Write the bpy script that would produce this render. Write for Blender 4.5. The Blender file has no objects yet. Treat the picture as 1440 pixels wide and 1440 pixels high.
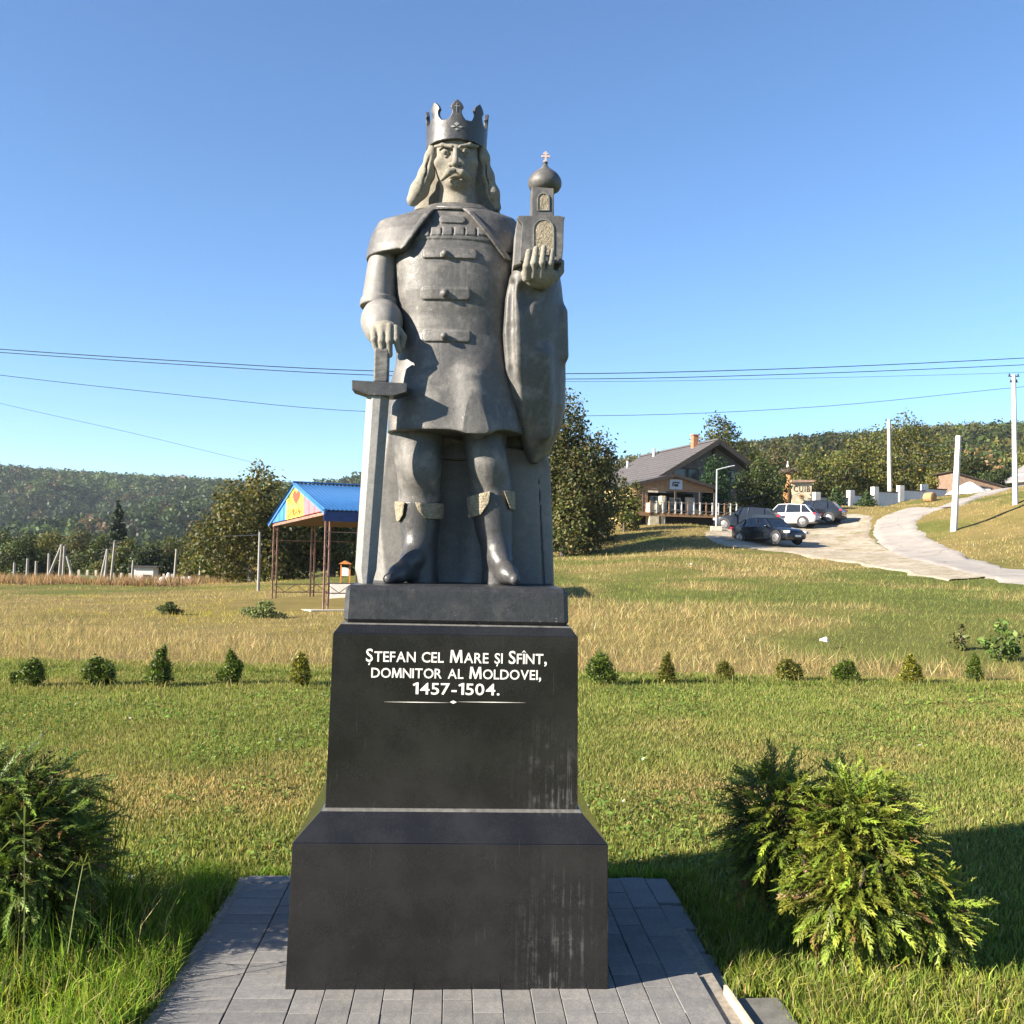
import bpy, bmesh, math, random
import numpy as np
from mathutils import Vector, Matrix

scene = bpy.context.scene
COL = scene.collection
random.seed(7)
RNG = np.random.default_rng(11)

# ------------------------------------------------------------------ camera
F_PX, C_PX, CAM_H = 1400.0, 720.0, 1.6
PITCH, ROLL = math.radians(2.17), math.radians(1.25)
_F = np.array([0, math.cos(PITCH), math.sin(PITCH)])
_U0 = np.array([0, -math.sin(PITCH), math.cos(PITCH)])
_R0 = np.array([1.0, 0, 0])
_U = _U0 * math.cos(ROLL) - _R0 * math.sin(ROLL)
_R = _R0 * math.cos(ROLL) + _U0 * math.sin(ROLL)
cam_data = bpy.data.cameras.new('camera')
cam_data.sensor_fit = 'HORIZONTAL'
cam_data.sensor_width = 36.0
cam_data.lens = 36.0 * F_PX / 1440.0
cam_data.clip_start = 0.05
cam_data.clip_end = 6000
cam = bpy.data.objects.new('camera', cam_data)
COL.objects.link(cam)
cam.matrix_world = Matrix(((_R[0], _U[0], -_F[0], 0), (_R[1], _U[1], -_F[1], 0), (_R[2], _U[2], -_F[2], CAM_H), (0, 0, 0, 1)))
scene.camera = cam

# ------------------------------------------------------------------ light
SUN_AZ = math.radians(24.0)      # the sun stands to the left, this far behind the picture plane
SUN_EL = math.radians(25.0)
sun_dir = Vector((-math.cos(SUN_AZ) * math.cos(SUN_EL), -math.sin(SUN_AZ) * math.cos(SUN_EL), math.sin(SUN_EL)))
sd = bpy.data.lights.new('sun', 'SUN')
sd.energy = 5.0
sd.angle = math.radians(0.53)
sd.color = (1.0, 0.90, 0.75)
sun = bpy.data.objects.new('sun', sd)
COL.objects.link(sun)
sun.location = (-30, -15, 30)
sun.rotation_euler = sun_dir.to_track_quat('Z', 'Y').to_euler()

world = bpy.data.worlds.new('World')
scene.world = world
world.use_nodes = True
wn = world.node_tree
wn.nodes.clear()
sky = wn.nodes.new('ShaderNodeTexSky')
sky.sky_type = 'NISHITA'
sky.sun_disc = False
sky.sun_elevation = SUN_EL
sky.sun_rotation = math.atan2(sun_dir.x, sun_dir.y)
sky.altitude = 600
sky.air_density = 1.0
sky.dust_density = 0.0
sky.ozone_density = 4.0
bg = wn.nodes.new('ShaderNodeBackground')
bg.inputs[1].default_value = 0.064
wo = wn.nodes.new('ShaderNodeOutputWorld')
tint = wn.nodes.new('ShaderNodeMix')          # white balance of a clear dry day, the same over the whole sky
tint.data_type = 'RGBA'; tint.blend_type = 'MULTIPLY'; tint.inputs[0].default_value = 1.0
tint.inputs[7].default_value = (.89, .98, 1.06, 1)
wn.links.new(sky.outputs[0], tint.inputs[6])
wn.links.new(tint.outputs[2], bg.inputs[0])
wn.links.new(bg.outputs[0], wo.inputs[0])
vs = scene.view_settings
vs.view_transform = 'Standard'
vs.look = 'None'
vs.exposure = 1.8
vs.gamma = 1.0
vs.use_curve_mapping = False

# ------------------------------------------------------------------ helpers
def ray(px, py):
    return _F + ((px - C_PX) / F_PX) * _R - ((py - C_PX) / F_PX) * _U
def at(px, py, Y):
    d = ray(px, py)
    d = d * (Y / d[1])
    return np.array([d[0], d[1], d[2] + CAM_H])
def at_z(px, py, z):
    d = ray(px, py)
    t = (z - CAM_H) / d[2]
    return np.array([d[0] * t, d[1] * t, z])

def link(o, parent=None):
    COL.objects.link(o)
    if parent is not None:
        o.parent = parent
    return o
def tag(o, label=None, cat=None, group=None, kind=None):
    if label: o['label'] = label
    if cat: o['category'] = cat
    if group: o['group'] = group
    if kind: o['kind'] = kind
    return o
def empty(name, loc=(0, 0, 0), rz=0.0, label=None, cat=None, group=None):
    o = bpy.data.objects.new(name, None)
    o.empty_display_size = 0.2
    o.location = loc
    o.rotation_euler = (0, 0, rz)
    link(o)
    return tag(o, label, cat, group)
def np_mesh(name, verts, faces, mat=None, parent=None, smooth=False, colors=None, mats=None, midx=None):
    """faces: (n,k) int array or list of such arrays"""
    me = bpy.data.meshes.new(name)
    verts = np.asarray(verts, dtype=np.float32)
    fl = faces if isinstance(faces, list) else [faces]
    fl = [np.asarray(f, dtype=np.int32) for f in fl if len(f)]
    nl = sum(f.size for f in fl)
    nf = sum(len(f) for f in fl)
    me.vertices.add(len(verts))
    me.vertices.foreach_set('co', verts.ravel())
    me.loops.add(nl)
    me.loops.foreach_set('vertex_index', np.concatenate([f.ravel() for f in fl]))
    me.polygons.add(nf)
    tot = np.concatenate([np.full(len(f), f.shape[1], dtype=np.int32) for f in fl])
    st = np.concatenate(([0], np.cumsum(tot)[:-1])).astype(np.int32)
    me.polygons.foreach_set('loop_start', st)
    me.polygons.foreach_set('loop_total', tot)
    if midx is not None:
        me.polygons.foreach_set('material_index', np.asarray(midx, dtype=np.int32))
    me.update(calc_edges=True)
    if smooth:
        me.polygons.foreach_set('use_smooth', np.ones(nf, dtype=bool))
    if colors is not None:
        a = me.attributes.new('Col', 'FLOAT_COLOR', 'POINT')
        c = np.ones((len(verts), 4), dtype=np.float32)
        c[:, :3] = colors
        a.data.foreach_set('color', c.ravel())
    for m in (mats or ([mat] if mat else [])):
        me.materials.append(m)
    o = bpy.data.objects.new(name, me)
    link(o, parent)
    return o

class MB:
    """collects simple solids into one mesh"""
    def __init__(self):
        self.v, self.f = [], []
    def add(self, vs_, fs_):
        b = len(self.v)
        self.v += [tuple(map(float, p)) for p in vs_]
        self.f += [tuple(b + i for i in q) for q in fs_]
        return self
    def box(self, c, s, rz=0.0, rx=0.0, ry=0.0, taper=1.0):
        m = Matrix.Rotation(rz, 3, 'Z') @ Matrix.Rotation(ry, 3, 'Y') @ Matrix.Rotation(rx, 3, 'X')
        pts = []
        for z in (-.5, .5):
            t = taper if z > 0 else 1.0
            for x, y in ((-.5, -.5), (.5, -.5), (.5, .5), (-.5, .5)):
                p = m @ Vector((x * s[0] * t, y * s[1] * t, z * s[2]))
                pts.append((p.x + c[0], p.y + c[1], p.z + c[2]))
        return self.add(pts, [(3, 2, 1, 0), (4, 5, 6, 7), (0, 1, 5, 4), (1, 2, 6, 5), (2, 3, 7, 6), (3, 0, 4, 7)])
    def bar(self, a, b, w, h=None, up=(0, 0, 1)):
        h = w if h is None else h
        a, b = Vector(a), Vector(b)
        d = (b - a).normalized()
        u = Vector(up)
        if abs(d.dot(u)) > .98: u = Vector((0, 1, 0))
        s = d.cross(u).normalized(); t = s.cross(d).normalized()
        pts = []
        for p in (a, b):
            for i, j in ((-1, -1), (1, -1), (1, 1), (-1, 1)):
                pts.append(p + s * (i * w / 2) + t * (j * h / 2))
        return self.add(pts, [(3, 2, 1, 0), (4, 5, 6, 7), (0, 1, 5, 4), (1, 2, 6, 5), (2, 3, 7, 6), (3, 0, 4, 7)])
    def tube(self, path, radii, n=10, cap=True):
        path = [Vector(p) for p in path]
        if not hasattr(radii, '__len__'): radii = [radii] * len(path)
        base = len(self.v)
        prev = None
        for i, p in enumerate(path):
            d = (path[min(i + 1, len(path) - 1)] - path[max(i - 1, 0)]).normalized()
            if prev is None:
                u = Vector((0, 0, 1)) if abs(d.z) < .9 else Vector((1, 0, 0))
                s = d.cross(u).normalized()
            else:
                s = (prev - d * prev.dot(d)).normalized()
            prev = s
            t = d.cross(s)
            for k in range(n):
                a = 2 * math.pi * k / n
                self.v.append(tuple(p + (s * math.cos(a) + t * math.sin(a)) * radii[i]))
        for i in range(len(path) - 1):
            for k in range(n):
                a, b = base + i * n + k, base + i * n + (k + 1) % n
                self.f.append((a, b, b + n, a + n))
        if cap:
            self.f.append(tuple(base + k for k in reversed(range(n))))
            e = base + (len(path) - 1) * n
            self.f.append(tuple(e + k for k in range(n)))
        return self
    def lathe(self, c, prof, n=24, axis='Z'):
        base = len(self.v)
        for r, z in prof:
            for k in range(n):
                a = 2 * math.pi * k / n
                x, y = r * math.cos(a), r * math.sin(a)
                if axis == 'Z': p = (c[0] + x, c[1] + y, c[2] + z)
                elif axis == 'Y': p = (c[0] + x, c[1] + z, c[2] + y)
                else: p = (c[0] + z, c[1] + x, c[2] + y)
                self.v.append(p)
        for i in range(len(prof) - 1):
            for k in range(n):
                a, b = base + i * n + k, base + i * n + (k + 1) % n
                self.f.append((a, b, b + n, a + n))
        self.f.append(tuple(base + k for k in reversed(range(n))))
        e = base + (len(prof) - 1) * n
        self.f.append(tuple(e + k for k in range(n)))
        return self
    def prism(self, poly, y0, y1, M=None):
        """poly in (x,z), extruded along y"""
        n = len(poly)
        pts = [(x, y0, z) for x, z in poly] + [(x, y1, z) for x, z in poly]
        if M is not None:
            pts = [tuple(M @ Vector(p)) for p in pts]
        fs = [tuple(range(n)), tuple(reversed(range(n, 2 * n)))]
        for i in range(n):
            j = (i + 1) % n
            fs.append((i, i + n, j + n, j))
        return self.add(pts, fs)
    def build(self, name, mat, parent=None, smooth=False, bevel=0.0, seg=2, fix=True):
        me = bpy.data.meshes.new(name)
        me.from_pydata(self.v, [], self.f)
        bm = bmesh.new(); bm.from_mesh(me)
        if fix: bmesh.ops.recalc_face_normals(bm, faces=bm.faces)
        if bevel > 0:
            bmesh.ops.bevel(bm, geom=list(bm.edges), offset=bevel, segments=seg, affect='EDGES', profile=.6, clamp_overlap=True)
        bm.to_mesh(me); bm.free()
        if smooth:
            me.polygons.foreach_set('use_smooth', np.ones(len(me.polygons), dtype=bool))
            try: me.set_sharp_from_angle(angle=math.radians(40))
            except Exception: pass
        if mat: me.materials.append(mat)
        o = bpy.data.objects.new(name, me)
        return link(o, parent)
def copy_tree(o, parent=None):
    c = o.copy(); COL.objects.link(c)
    if parent is not None: c.parent = parent
    for ch in list(o.children): copy_tree(ch, c)
    return c

# ------------------------------------------------------------------ materials
class NT:
    def __init__(self, name):
        self.m = bpy.data.materials.new(name)
        self.m.use_nodes = True
        self.t = self.m.node_tree
        self.t.nodes.clear()
        self.out = self.n('ShaderNodeOutputMaterial')
    def n(self, typ, **kw):
        nd = self.t.nodes.new(typ)
        for k, v in kw.items(): setattr(nd, k, v)
        return nd
    def l(self, a, b): self.t.links.new(a, b)
    def coords(self, kind='Object', scale=None):
        c = self.n('ShaderNodeTexCoord').outputs[kind]
        if scale is not None:
            mp = self.n('ShaderNodeMapping')
            mp.inputs['Scale'].default_value = scale
            self.l(c, mp.inputs[0]); c = mp.outputs[0]
        return c
    def noise(self, co, scale, detail=4, rough=.55):
        nd = self.n('ShaderNodeTexNoise')
        nd.inputs['Scale'].default_value = scale
        nd.inputs['Detail'].default_value = detail
        nd.inputs['Roughness'].default_value = rough
        if co is not None: self.l(co, nd.inputs['Vector'])
        return nd.outputs[0]
    def ramp(self, fac, stops, interp='LINEAR'):
        r = self.n('ShaderNodeValToRGB')
        r.color_ramp.interpolation = interp
        el = r.color_ramp.elements
        while len(el) < len(stops): el.new(.5)
        for e, (p, c) in zip(el, stops):
            e.position = p
            c = c if hasattr(c, '__len__') else (c, c, c)
            e.color = (*c, 1)
        self.l(fac, r.inputs[0])
        return r.outputs[0]
    def mix(self, a, b, fac, blend='MIX'):
        m = self.n('ShaderNodeMix', data_type='RGBA', blend_type=blend)
        for s, v in ((0, fac), (6, a), (7, b)):
            if hasattr(v, 'is_output'): self.l(v, m.inputs[s])
            elif s == 0: m.inputs[0].default_value = v
            else: m.inputs[s].default_value = (*v, 1)
        return m.outputs[2]
    def math(self, op, a, b=0.0):
        m = self.n('ShaderNodeMath', operation=op)
        for i, v in enumerate((a, b)):
            if hasattr(v, 'is_output'): self.l(v, m.inputs[i])
            else: m.inputs[i].default_value = v
        return m.outputs[0]
    def pbsdf(self, color, rough=.6, spec=.5, metal=0.0, bump=None, bstr=.3, bdist=.01, coat=0.0, trans=0.0):
        p = self.n('ShaderNodeBsdfPrincipled')
        def st(k, v):
            if hasattr(v, 'is_output'): self.l(v, p.inputs[k])
            elif k == 'Base Color': p.inputs[k].default_value = (*v, 1)
            else: p.inputs[k].default_value = v
        st('Base Color', color); st('Roughness', rough); st('Specular IOR Level', spec); st('Metallic', metal)
        st('Coat Weight', coat); st('Transmission Weight', trans)
        if bump is not None:
            b = self.n('ShaderNodeBump')
            b.inputs['Strength'].default_value = bstr
            b.inputs['Distance'].default_value = bdist
            self.l(bump, b.inputs['Height'])
            self.l(b.outputs[0], p.inputs['Normal'])
        self.l(p.outputs[0], self.out.inputs[0])
        return p
MATS = {}
def simple(name, col, rough=.6, var=.25, scale=8.0, spec=.4, metal=0.0, bump=.15, bdist=.005, coat=0.0):
    """plain procedural surface: colour with uneven tone and fine relief"""
    if name in MATS: return MATS[name]
    t = NT(name)
    co = t.coords('Object')
    n1 = t.noise(co, scale, 5)
    n2 = t.noise(co, scale * 9, 3)
    c1 = tuple(min(1, x * (1 + var)) for x in col); c0 = tuple(x * (1 - var) for x in col)
    c = t.ramp(n1, [(.3, c0), (.7, c1)])
    c = t.mix(c, t.ramp(n2, [(.3, (.8, .8, .8)), (.7, (1.15, 1.15, 1.15))]), .5, 'MULTIPLY')
    r = t.ramp(n1, [(.3, max(0, rough - .08)), (.7, min(1, rough + .08))])
    t.pbsdf(c, r, spec, metal, n2, bump, bdist, coat)
    MATS[name] = t.m
    return t.m
def leafmat(name, trans=.35, rough=.5, spec=.3):
    """foliage and grass: colour comes from each leaf's own colour attribute"""
    if name in MATS: return MATS[name]
    t = NT(name)
    a = t.n('ShaderNodeAttribute', attribute_name='Col')
    d = t.n('ShaderNodeBsdfPrincipled')
    t.l(a.outputs[0], d.inputs['Base Color'])
    d.inputs['Roughness'].default_value = rough
    d.inputs['Specular IOR Level'].default_value = spec
    tr = t.n('ShaderNodeBsdfTranslucent')
    t.l(t.mix(a.outputs[0], (1.15, 1.2, .55), .6, 'MULTIPLY'), tr.inputs[0])
    ms = t.n('ShaderNodeMixShader')
    ms.inputs[0].default_value = trans
    t.l(d.outputs[0], ms.inputs[1]); t.l(tr.outputs[0], ms.inputs[2])
    t.l(ms.outputs[0], t.out.inputs[0])
    MATS[name] = t.m
    return t.m
# ================================================================== monument
# granite of the pedestal: almost black, polished, fine pale grain, lime streaks
def mat_pedestal():
    t = NT('black_granite')
    co = t.coords('Object')
    fine = t.noise(co, 420, 2, .7)
    mid = t.noise(co, 14, 5)
    big = t.noise(co, 2.6, 5, .6)
    c = t.ramp(fine, [(.3, (.0055, .0058, .0064)), (.6, (.010, .0105, .0112)), (.78, (.05, .05, .05))])
    c = t.mix(c, t.ramp(big, [(.35, (.75, .72, .72)), (.65, (1.35, 1.3, 1.28))]), .8, 'MULTIPLY')
    # lime run-off: vertical streaks gathered on the right half of the front
    st = t.noise(t.coords('Object', (60, 10, 1.4)), 1.0, 5, .7)
    st = t.ramp(t.math('ADD', t.math('MULTIPLY', st, .7), t.math('MULTIPLY', t.noise(co, 26, 6, .7), .35)), [(.53, 0.0), (.70, 1.0)])
    sep = t.n('ShaderNodeSeparateXYZ'); t.l(co, sep.inputs[0])
    xm = t.ramp(t.math('MULTIPLY_ADD', sep.outputs[0], 1.0), [(.0, 0.0), (1, 1.0)])
    a = t.n('ShaderNodeMapRange', interpolation_type='SMOOTHSTEP'); t.l(sep.outputs[0], a.inputs[0])
    a.inputs[1].default_value = .20; a.inputs[2].default_value = .36
    b = t.n('ShaderNodeMapRange', interpolation_type='SMOOTHSTEP'); t.l(sep.outputs[0], b.inputs[0])
    b.inputs[1].default_value = .56; b.inputs[2].default_value = .44
    zz = t.n('ShaderNodeMapRange', interpolation_type='SMOOTHSTEP'); t.l(sep.outputs[2], zz.inputs[0])
    zz.inputs[1].default_value = .55; zz.inputs[2].default_value = .1
    z2 = t.n('ShaderNodeMapRange', interpolation_type='SMOOTHSTEP'); t.l(sep.outputs[2], z2.inputs[0])
    z2.inputs[1].default_value = 1.0; z2.inputs[2].default_value = .66
    z3 = t.n('ShaderNodeMapRange'); t.l(sep.outputs[2], z3.inputs[0])
    z3.inputs[1].default_value = .6; z3.inputs[2].default_value = .64
    zmask = t.math('MAXIMUM', zz.outputs[0], t.math('MULTIPLY', z3.outputs[0], t.math('MULTIPLY', z2.outputs[0], .8)))
    mask = t.math('MULTIPLY', t.math('MULTIPLY', a.outputs[0], b.outputs[0]), t.math('MULTIPLY', zmask, st))
    mask = t.math('MULTIPLY', mask, t.ramp(t.noise(co, 7, 5), [(.40, .05), (.62, 1.0)]))
    scr = t.ramp(t.noise(t.coords('Object', (160, 20, 6)), 1.0, 3, .6), [(.66, 0.0), (.78, .35)])
    scr = t.math('MULTIPLY', scr, t.ramp(t.noise(co, 4, 4), [(.45, 0.0), (.7, 1.0)]))
    mask = t.math('MINIMUM', t.math('MULTIPLY', t.math('ADD', mask, scr), .56), 1.0)
    dust = t.ramp(t.noise(co, 5, 6, .65), [(.42, .02), (.8, .11)])
    c = t.mix(c, (.11, .108, .10), dust)
    c = t.mix(c, (.36, .35, .33), mask)
    r = t.ramp(t.math('ADD', mask, t.math('MULTIPLY', mid, .5)), [(.15, .10), (.5, .24), (.9, .7)])
    t.pbsdf(c, r, .45, 0, fine, .03, .002)
    return t.m
def mat_granite(name, c0, c1, rough, grain=260, bump=.22, bdist=.004, blotch=.5, warm=(.29, .27, .245)):
    t = NT(name)
    co = t.coords('Object')
    fine = t.noise(co, grain, 3, .7)
    mid = t.noise(co, 11, 6, .65)
    big = t.noise(co, 3.1, 4)
    c = t.ramp(fine, [(.3, c0), (.7, c1)])
    c = t.mix(c, t.ramp(big, [(.3, (.78, .78, .8)), (.7, (1.2, 1.19, 1.16))]), .7, 'MULTIPLY')
    dust = t.ramp(mid, [(.5, 0.0), (.75, blotch)])
    c = t.mix(c, warm, dust)
    run = t.ramp(t.noise(t.coords('Object', (34, 34, 2.2)), 1.0, 4, .6), [(.56, 0.0), (.74, .35)])
    c = t.mix(c, tuple(x * 1.15 for x in warm), t.math('MULTIPLY', run, blotch))
    brk = t.noise(co, 46, 5, .7)
    r = t.ramp(t.math('ADD', t.math('MULTIPLY', mid, .5), t.math('MULTIPLY', brk, .5)), [(.36, rough), (.62, min(1, rough + .34))])
    c = t.mix(c, t.ramp(brk, [(.3, (.8, .8, .8)), (.7, (1.22, 1.22, 1.22))]), .8, 'MULTIPLY')
    speck = t.ramp(t.noise(co, 75, 2, .5), [(.70, 0.0), (.76, .55)])
    c = t.mix(c, tuple(min(.6, x * 1.5) for x in warm), t.math('MULTIPLY', speck, t.ramp(big, [(.4, .15), (.65, 1.0)])))
    t.pbsdf(c, r, .5, 0, t.math('ADD', t.math('ADD', fine, t.math('MULTIPLY', brk, 1.4)), t.math('MULTIPLY', mid, 2.0)), bump, bdist)
    return t.m
M_PED = mat_pedestal()
M_GRAN = mat_granite('grey_granite_polished', (.056, .0535, .0515), (.112, .107, .102), .34, blotch=.55)
M_GRAN2 = mat_granite('grey_granite_honed', (.12, .115, .11), (.21, .201, .19), .46, blotch=.45)
M_DARKG = mat_granite('dark_granite_polished', (.035, .035, .037), (.062, .061, .062), .22, blotch=.06)
M_FACE = mat_granite('rough_tan_granite', (.135, .124, .102), (.27, .247, .203), .85, 190, .3, .006, .45, (.29, .266, .22))
M_CUFF = mat_granite('pointed_tan_granite', (.19, .16, .11), (.40, .345, .25), .9, 120, .9, .012, .2, (.45, .37, .25))
M_WHITE = simple('white_stone_paint', (.72, .68, .62), .7, .12, 30)
M_PALE = simple('pale_sealant', (.10, .096, .088), .7, .4, 40)

YAW = math.radians(3.2)
_c, _s = math.cos(YAW), math.sin(YAW)
PED_FRONT = at_z(630.0, 1394.5, 0.0)
MON = np.array([PED_FRONT[0] - _s * .582, PED_FRONT[1] + _c * .582, 0.0])
def w2l(p):
    d = np.asarray(p) - MON
    return np.array([d[0] * _c + d[1] * _s, -d[0] * _s + d[1] * _c, d[2]])
def L(px, py, yl):
    """point of the monument's own frame seen at a picture position, at its local depth yl"""
    d = ray(px, py)
    o = w2l((0, 0, CAM_H)); e = np.array([d[0] * _c + d[1] * _s, -d[0] * _s + d[1] * _c, d[2]])
    t = (yl - o[1]) / e[1]
    return o + e * t

ped = empty('pedestal', tuple(MON), YAW, 'stepped black granite pedestal with white engraved inscription', 'pedestal')
def frustum(mb, w0, w1, z0, z1, x=0.0, y=0.0, yf=0.0):
    pts = []
    for w, z in ((w0, z0), (w1, z1)):
        h = w / 2
        pts += [(x - h, y - h, z), (x + h, y - h, z), (x + h, y + h, z), (x - h, y + h, z)]
    return mb.add(pts, [(3, 2, 1, 0), (4, 5, 6, 7), (0, 1, 5, 4), (1, 2, 6, 5), (2, 3, 7, 6), (3, 0, 4, 7)])
# levels measured along the pedestal's front
W0, W0T = 1.166, 1.148
Z_B = L(635, 1187, -W0T / 2)[2]
WD = .945
Z_C = L(638, 1138.5, -WD / 2)[2]
WDT = .925
Z_D = L(642, 893, -WDT / 2)[2]
Z_E = Z_D + .032
WT, WTT = .862, .85
Z_T = L(650, 825.5, -WTT / 2)[2]
m = MB(); frustum(m, W0, W0T, 0.0, Z_B)
m.build('base_block', M_PED, ped, bevel=.003)
m = MB(); frustum(m, W0T - .001, WD + .03, Z_B + .0015, Z_C - .006); m.build('base_chamfer', M_PED, ped, bevel=.002)
m = MB(); frustum(m, WD + .024, WD + .012, Z_C - .006, Z_C + .004); m.build('sealant_line', M_PALE, ped)
m = MB()
frustum(m, WD, WDT, Z_C, Z_D); m.build('dado', M_PED, ped, bevel=.002)
m = MB(); frustum(m, WDT - .002, WDT - .05, Z_D + .0005, Z_E); m.build('dado_cap', M_PED, ped, bevel=.002)
m = MB(); frustum(m, WT + .014, WT + .008, Z_E, Z_E + .005); m.build('sealant_line', M_PALE, ped)
m = MB(); frustum(m, WT, WTT, Z_E + .002, Z_T)
tb = m.build('top_block', mat_granite('slate_granite_polished', (.018, .0185, .02), (.036, .0365, .039), .2, blotch=.06), ped, bevel=.018, seg=1)

# ---- inscription: shallow white letters on the dado's sloping front
dado_slope = math.atan2((WD - WDT) / 2, Z_D - Z_C)
def front_y(z):
    return -(WD + (WDT - WD) * (z - Z_C) / (Z_D - Z_C)) / 2
def text_mesh(body, size):
    cu = bpy.data.curves.new('t', 'FONT')
    cu.body = body; cu.size = size; cu.extrude = 0.0006; cu.offset = size * .012
    cu.resolution_u = 3
    ob = bpy.data.objects.new('t', cu); COL.objects.link(ob)
    dg = bpy.context.evaluated_depsgraph_get()
    me = bpy.data.meshes.new_from_object(ob.evaluated_get(dg))
    bpy.data.objects.remove(ob); bpy.data.curves.remove(cu)
    v = np.array([x.co[:] for x in me.vertices]) if len(me.vertices) else np.zeros((0, 3))
    f = [tuple(p.vertices) for p in me.polygons]
    bpy.data.meshes.remove(me)
    return v, f
def glyphs(parts, track=.075):
    """parts: (string, size) -> list of (vertices, faces, x offset), total width"""
    out, x = [], 0.0
    for ch, size in parts:
        if ch == ' ':
            x += size * .3; continue
        base, accent = ch, None
        if ch in 'ȘșŞ': base, accent = 'S', 'c'
        if ch in 'ÎÂ': base, accent = {'Î': 'I', 'Â': 'A'}[ch], '^'
        if ch in '1M':
            s = size
            o = [(.16, 0), (.30, 0), (.30, .72), (.19, .72), (.0, .60), (.05, .50), (.16, .56)]
            if ch == 'M': o = [(0, 0), (.13, 0), (.15, .47), (.33, .0), (.43, .0), (.61, .47), (.63, 0), (.76, 0), (.71, .70), (.56, .70), (.38, .22), (.20, .70), (.05, .70)]
            n = len(o)
            V = [(p[0] * s, p[1] * s, z) for z in (.0006, -.0006) for p in o]
            Fc = [tuple(range(n))] + [(i, i + n, (i + 1) % n + n, (i + 1) % n) for i in range(n)]
            w = max(p[0] for p in o) * s
        else:
            v, f = text_mesh(base, size)
            if not len(v): continue
            x0, x1 = v[:, 0].min(), v[:, 0].max()
            v[:, 0] -= x0; w = x1 - x0
            V, Fc = [tuple(p) for p in v], list(f)
        cx, s = w / 2, size
        def tri(pts):
            b2 = len(V); n = len(pts)
            for zz in (.0006, -.0006):
                for p in pts: V.append((p[0], p[1], zz))
            Fc.append(tuple(b2 + i for i in range(n)))
            for i in range(n):
                j = (i + 1) % n; Fc.append((b2 + i, b2 + n + i, b2 + n + j, b2 + j))
        if accent == 'c': tri([(cx - .02 * s, -.06 * s), (cx - .07 * s, -.2 * s), (cx + .01 * s, -.2 * s), (cx + .07 * s, -.06 * s)])
        if accent == '^':
            tri([(cx - .16 * s, .77 * s), (cx - .08 * s, .77 * s), (cx, .85 * s), (cx, .93 * s)])
            tri([(cx + .08 * s, .77 * s), (cx + .16 * s, .77 * s), (cx, .93 * s), (cx, .85 * s)])
        out.append((np.array(V), Fc, x))
        x += w + size * track
    return out, x - size * track
def small_caps(s, big, small):
    out = []
    for ch in s:
        if ch in ' ,.-' or ch.isdigit(): out.append((ch, big))
        elif ch.isupper(): out.append((ch, big))
        else: out.append(('Ș' if ch == 'ș' else ch.upper(), small))
    return out
def letters_on(parent, parts, origin, ux, uz, un, width, mat, name='letter', track=.075):
    """lay the glyphs out from origin along ux (letters upright along uz, un pointing out of the surface), fitted to width"""
    G, w = glyphs(parts, track)
    k = width / w
    for V, Fc, x in G:
        P = [tuple(origin + ux * ((x + p[0]) * k) + uz * p[1] + un * (p[2] + .0012)) for p in V]
        me = bpy.data.meshes.new(name); me.from_pydata(P, [], Fc); me.materials.append(mat)
        link(bpy.data.objects.new(name, me), parent)
def inscribe(text, px0, px1, pyb, cap_px, small_r, parent, label):
    """fit a line of lettering on the dado: baseline row pyb, capital height cap_px"""
    y0 = front_y(L(px0, pyb, -.465)[2])
    a = L(px0, pyb, y0); b = L(px1, pyb + .6, y0)
    size = cap_px * .00266 / .70
    e = bpy.data.objects.new('inscription', None); link(e, parent); e['label'] = label
    uz = np.array([0, math.sin(dado_slope), math.cos(dado_slope)]); un = np.array([0, -math.cos(dado_slope), math.sin(dado_slope)])
    letters_on(e, small_caps(text, size, size * small_r), a, np.array([1.0, 0, 0]), uz, un, b[0] - a[0], M_WHITE)
for txt, x0, x1, yb, cp, lab in (('Ștefan cel Mare și Sfînt,', 514.5, 769, 930, 18, 'first line of white small capitals'),
                                 ('domnitor al Moldovei,', 522, 761, 952.5, 17, 'second line of white small capitals'),
                                 ('1457-1504.', 580, 702.5, 976, 16, 'white dates under the two lines')):
    inscribe(txt, x0, x1, yb, cp, .80, ped, lab)
m = MB()
for x0, x1 in ((540, 631.5), (643.5, 739)):
    z = L((x0 + x1) / 2, 987.5, -.465)[2]; y = front_y(z)
    a, b = L(x0, 986.5, y), L(x1, 988.5, y)
    za = (a[2] + b[2]) / 2
    m = MB(); m.prism([(a[0], za), ((a[0] + b[0]) / 2, za - .0015), (b[0], za), ((a[0] + b[0]) / 2, za + .0015)], y - .0018, y + .0006)
    m.build('ornament_line', M_WHITE, ped)
z = L(637.5, 987.3, -.465); y = front_y(z[2]); z = L(637.5, 987.3, y)
m = MB(); m.prism([(z[0] - .013, z[2]), (z[0], z[2] - .0062), (z[0] + .013, z[2]), (z[0], z[2] + .0062)], y - .0018, y + .0006)
m.build('ornament_diamond', M_WHITE, ped)

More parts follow.
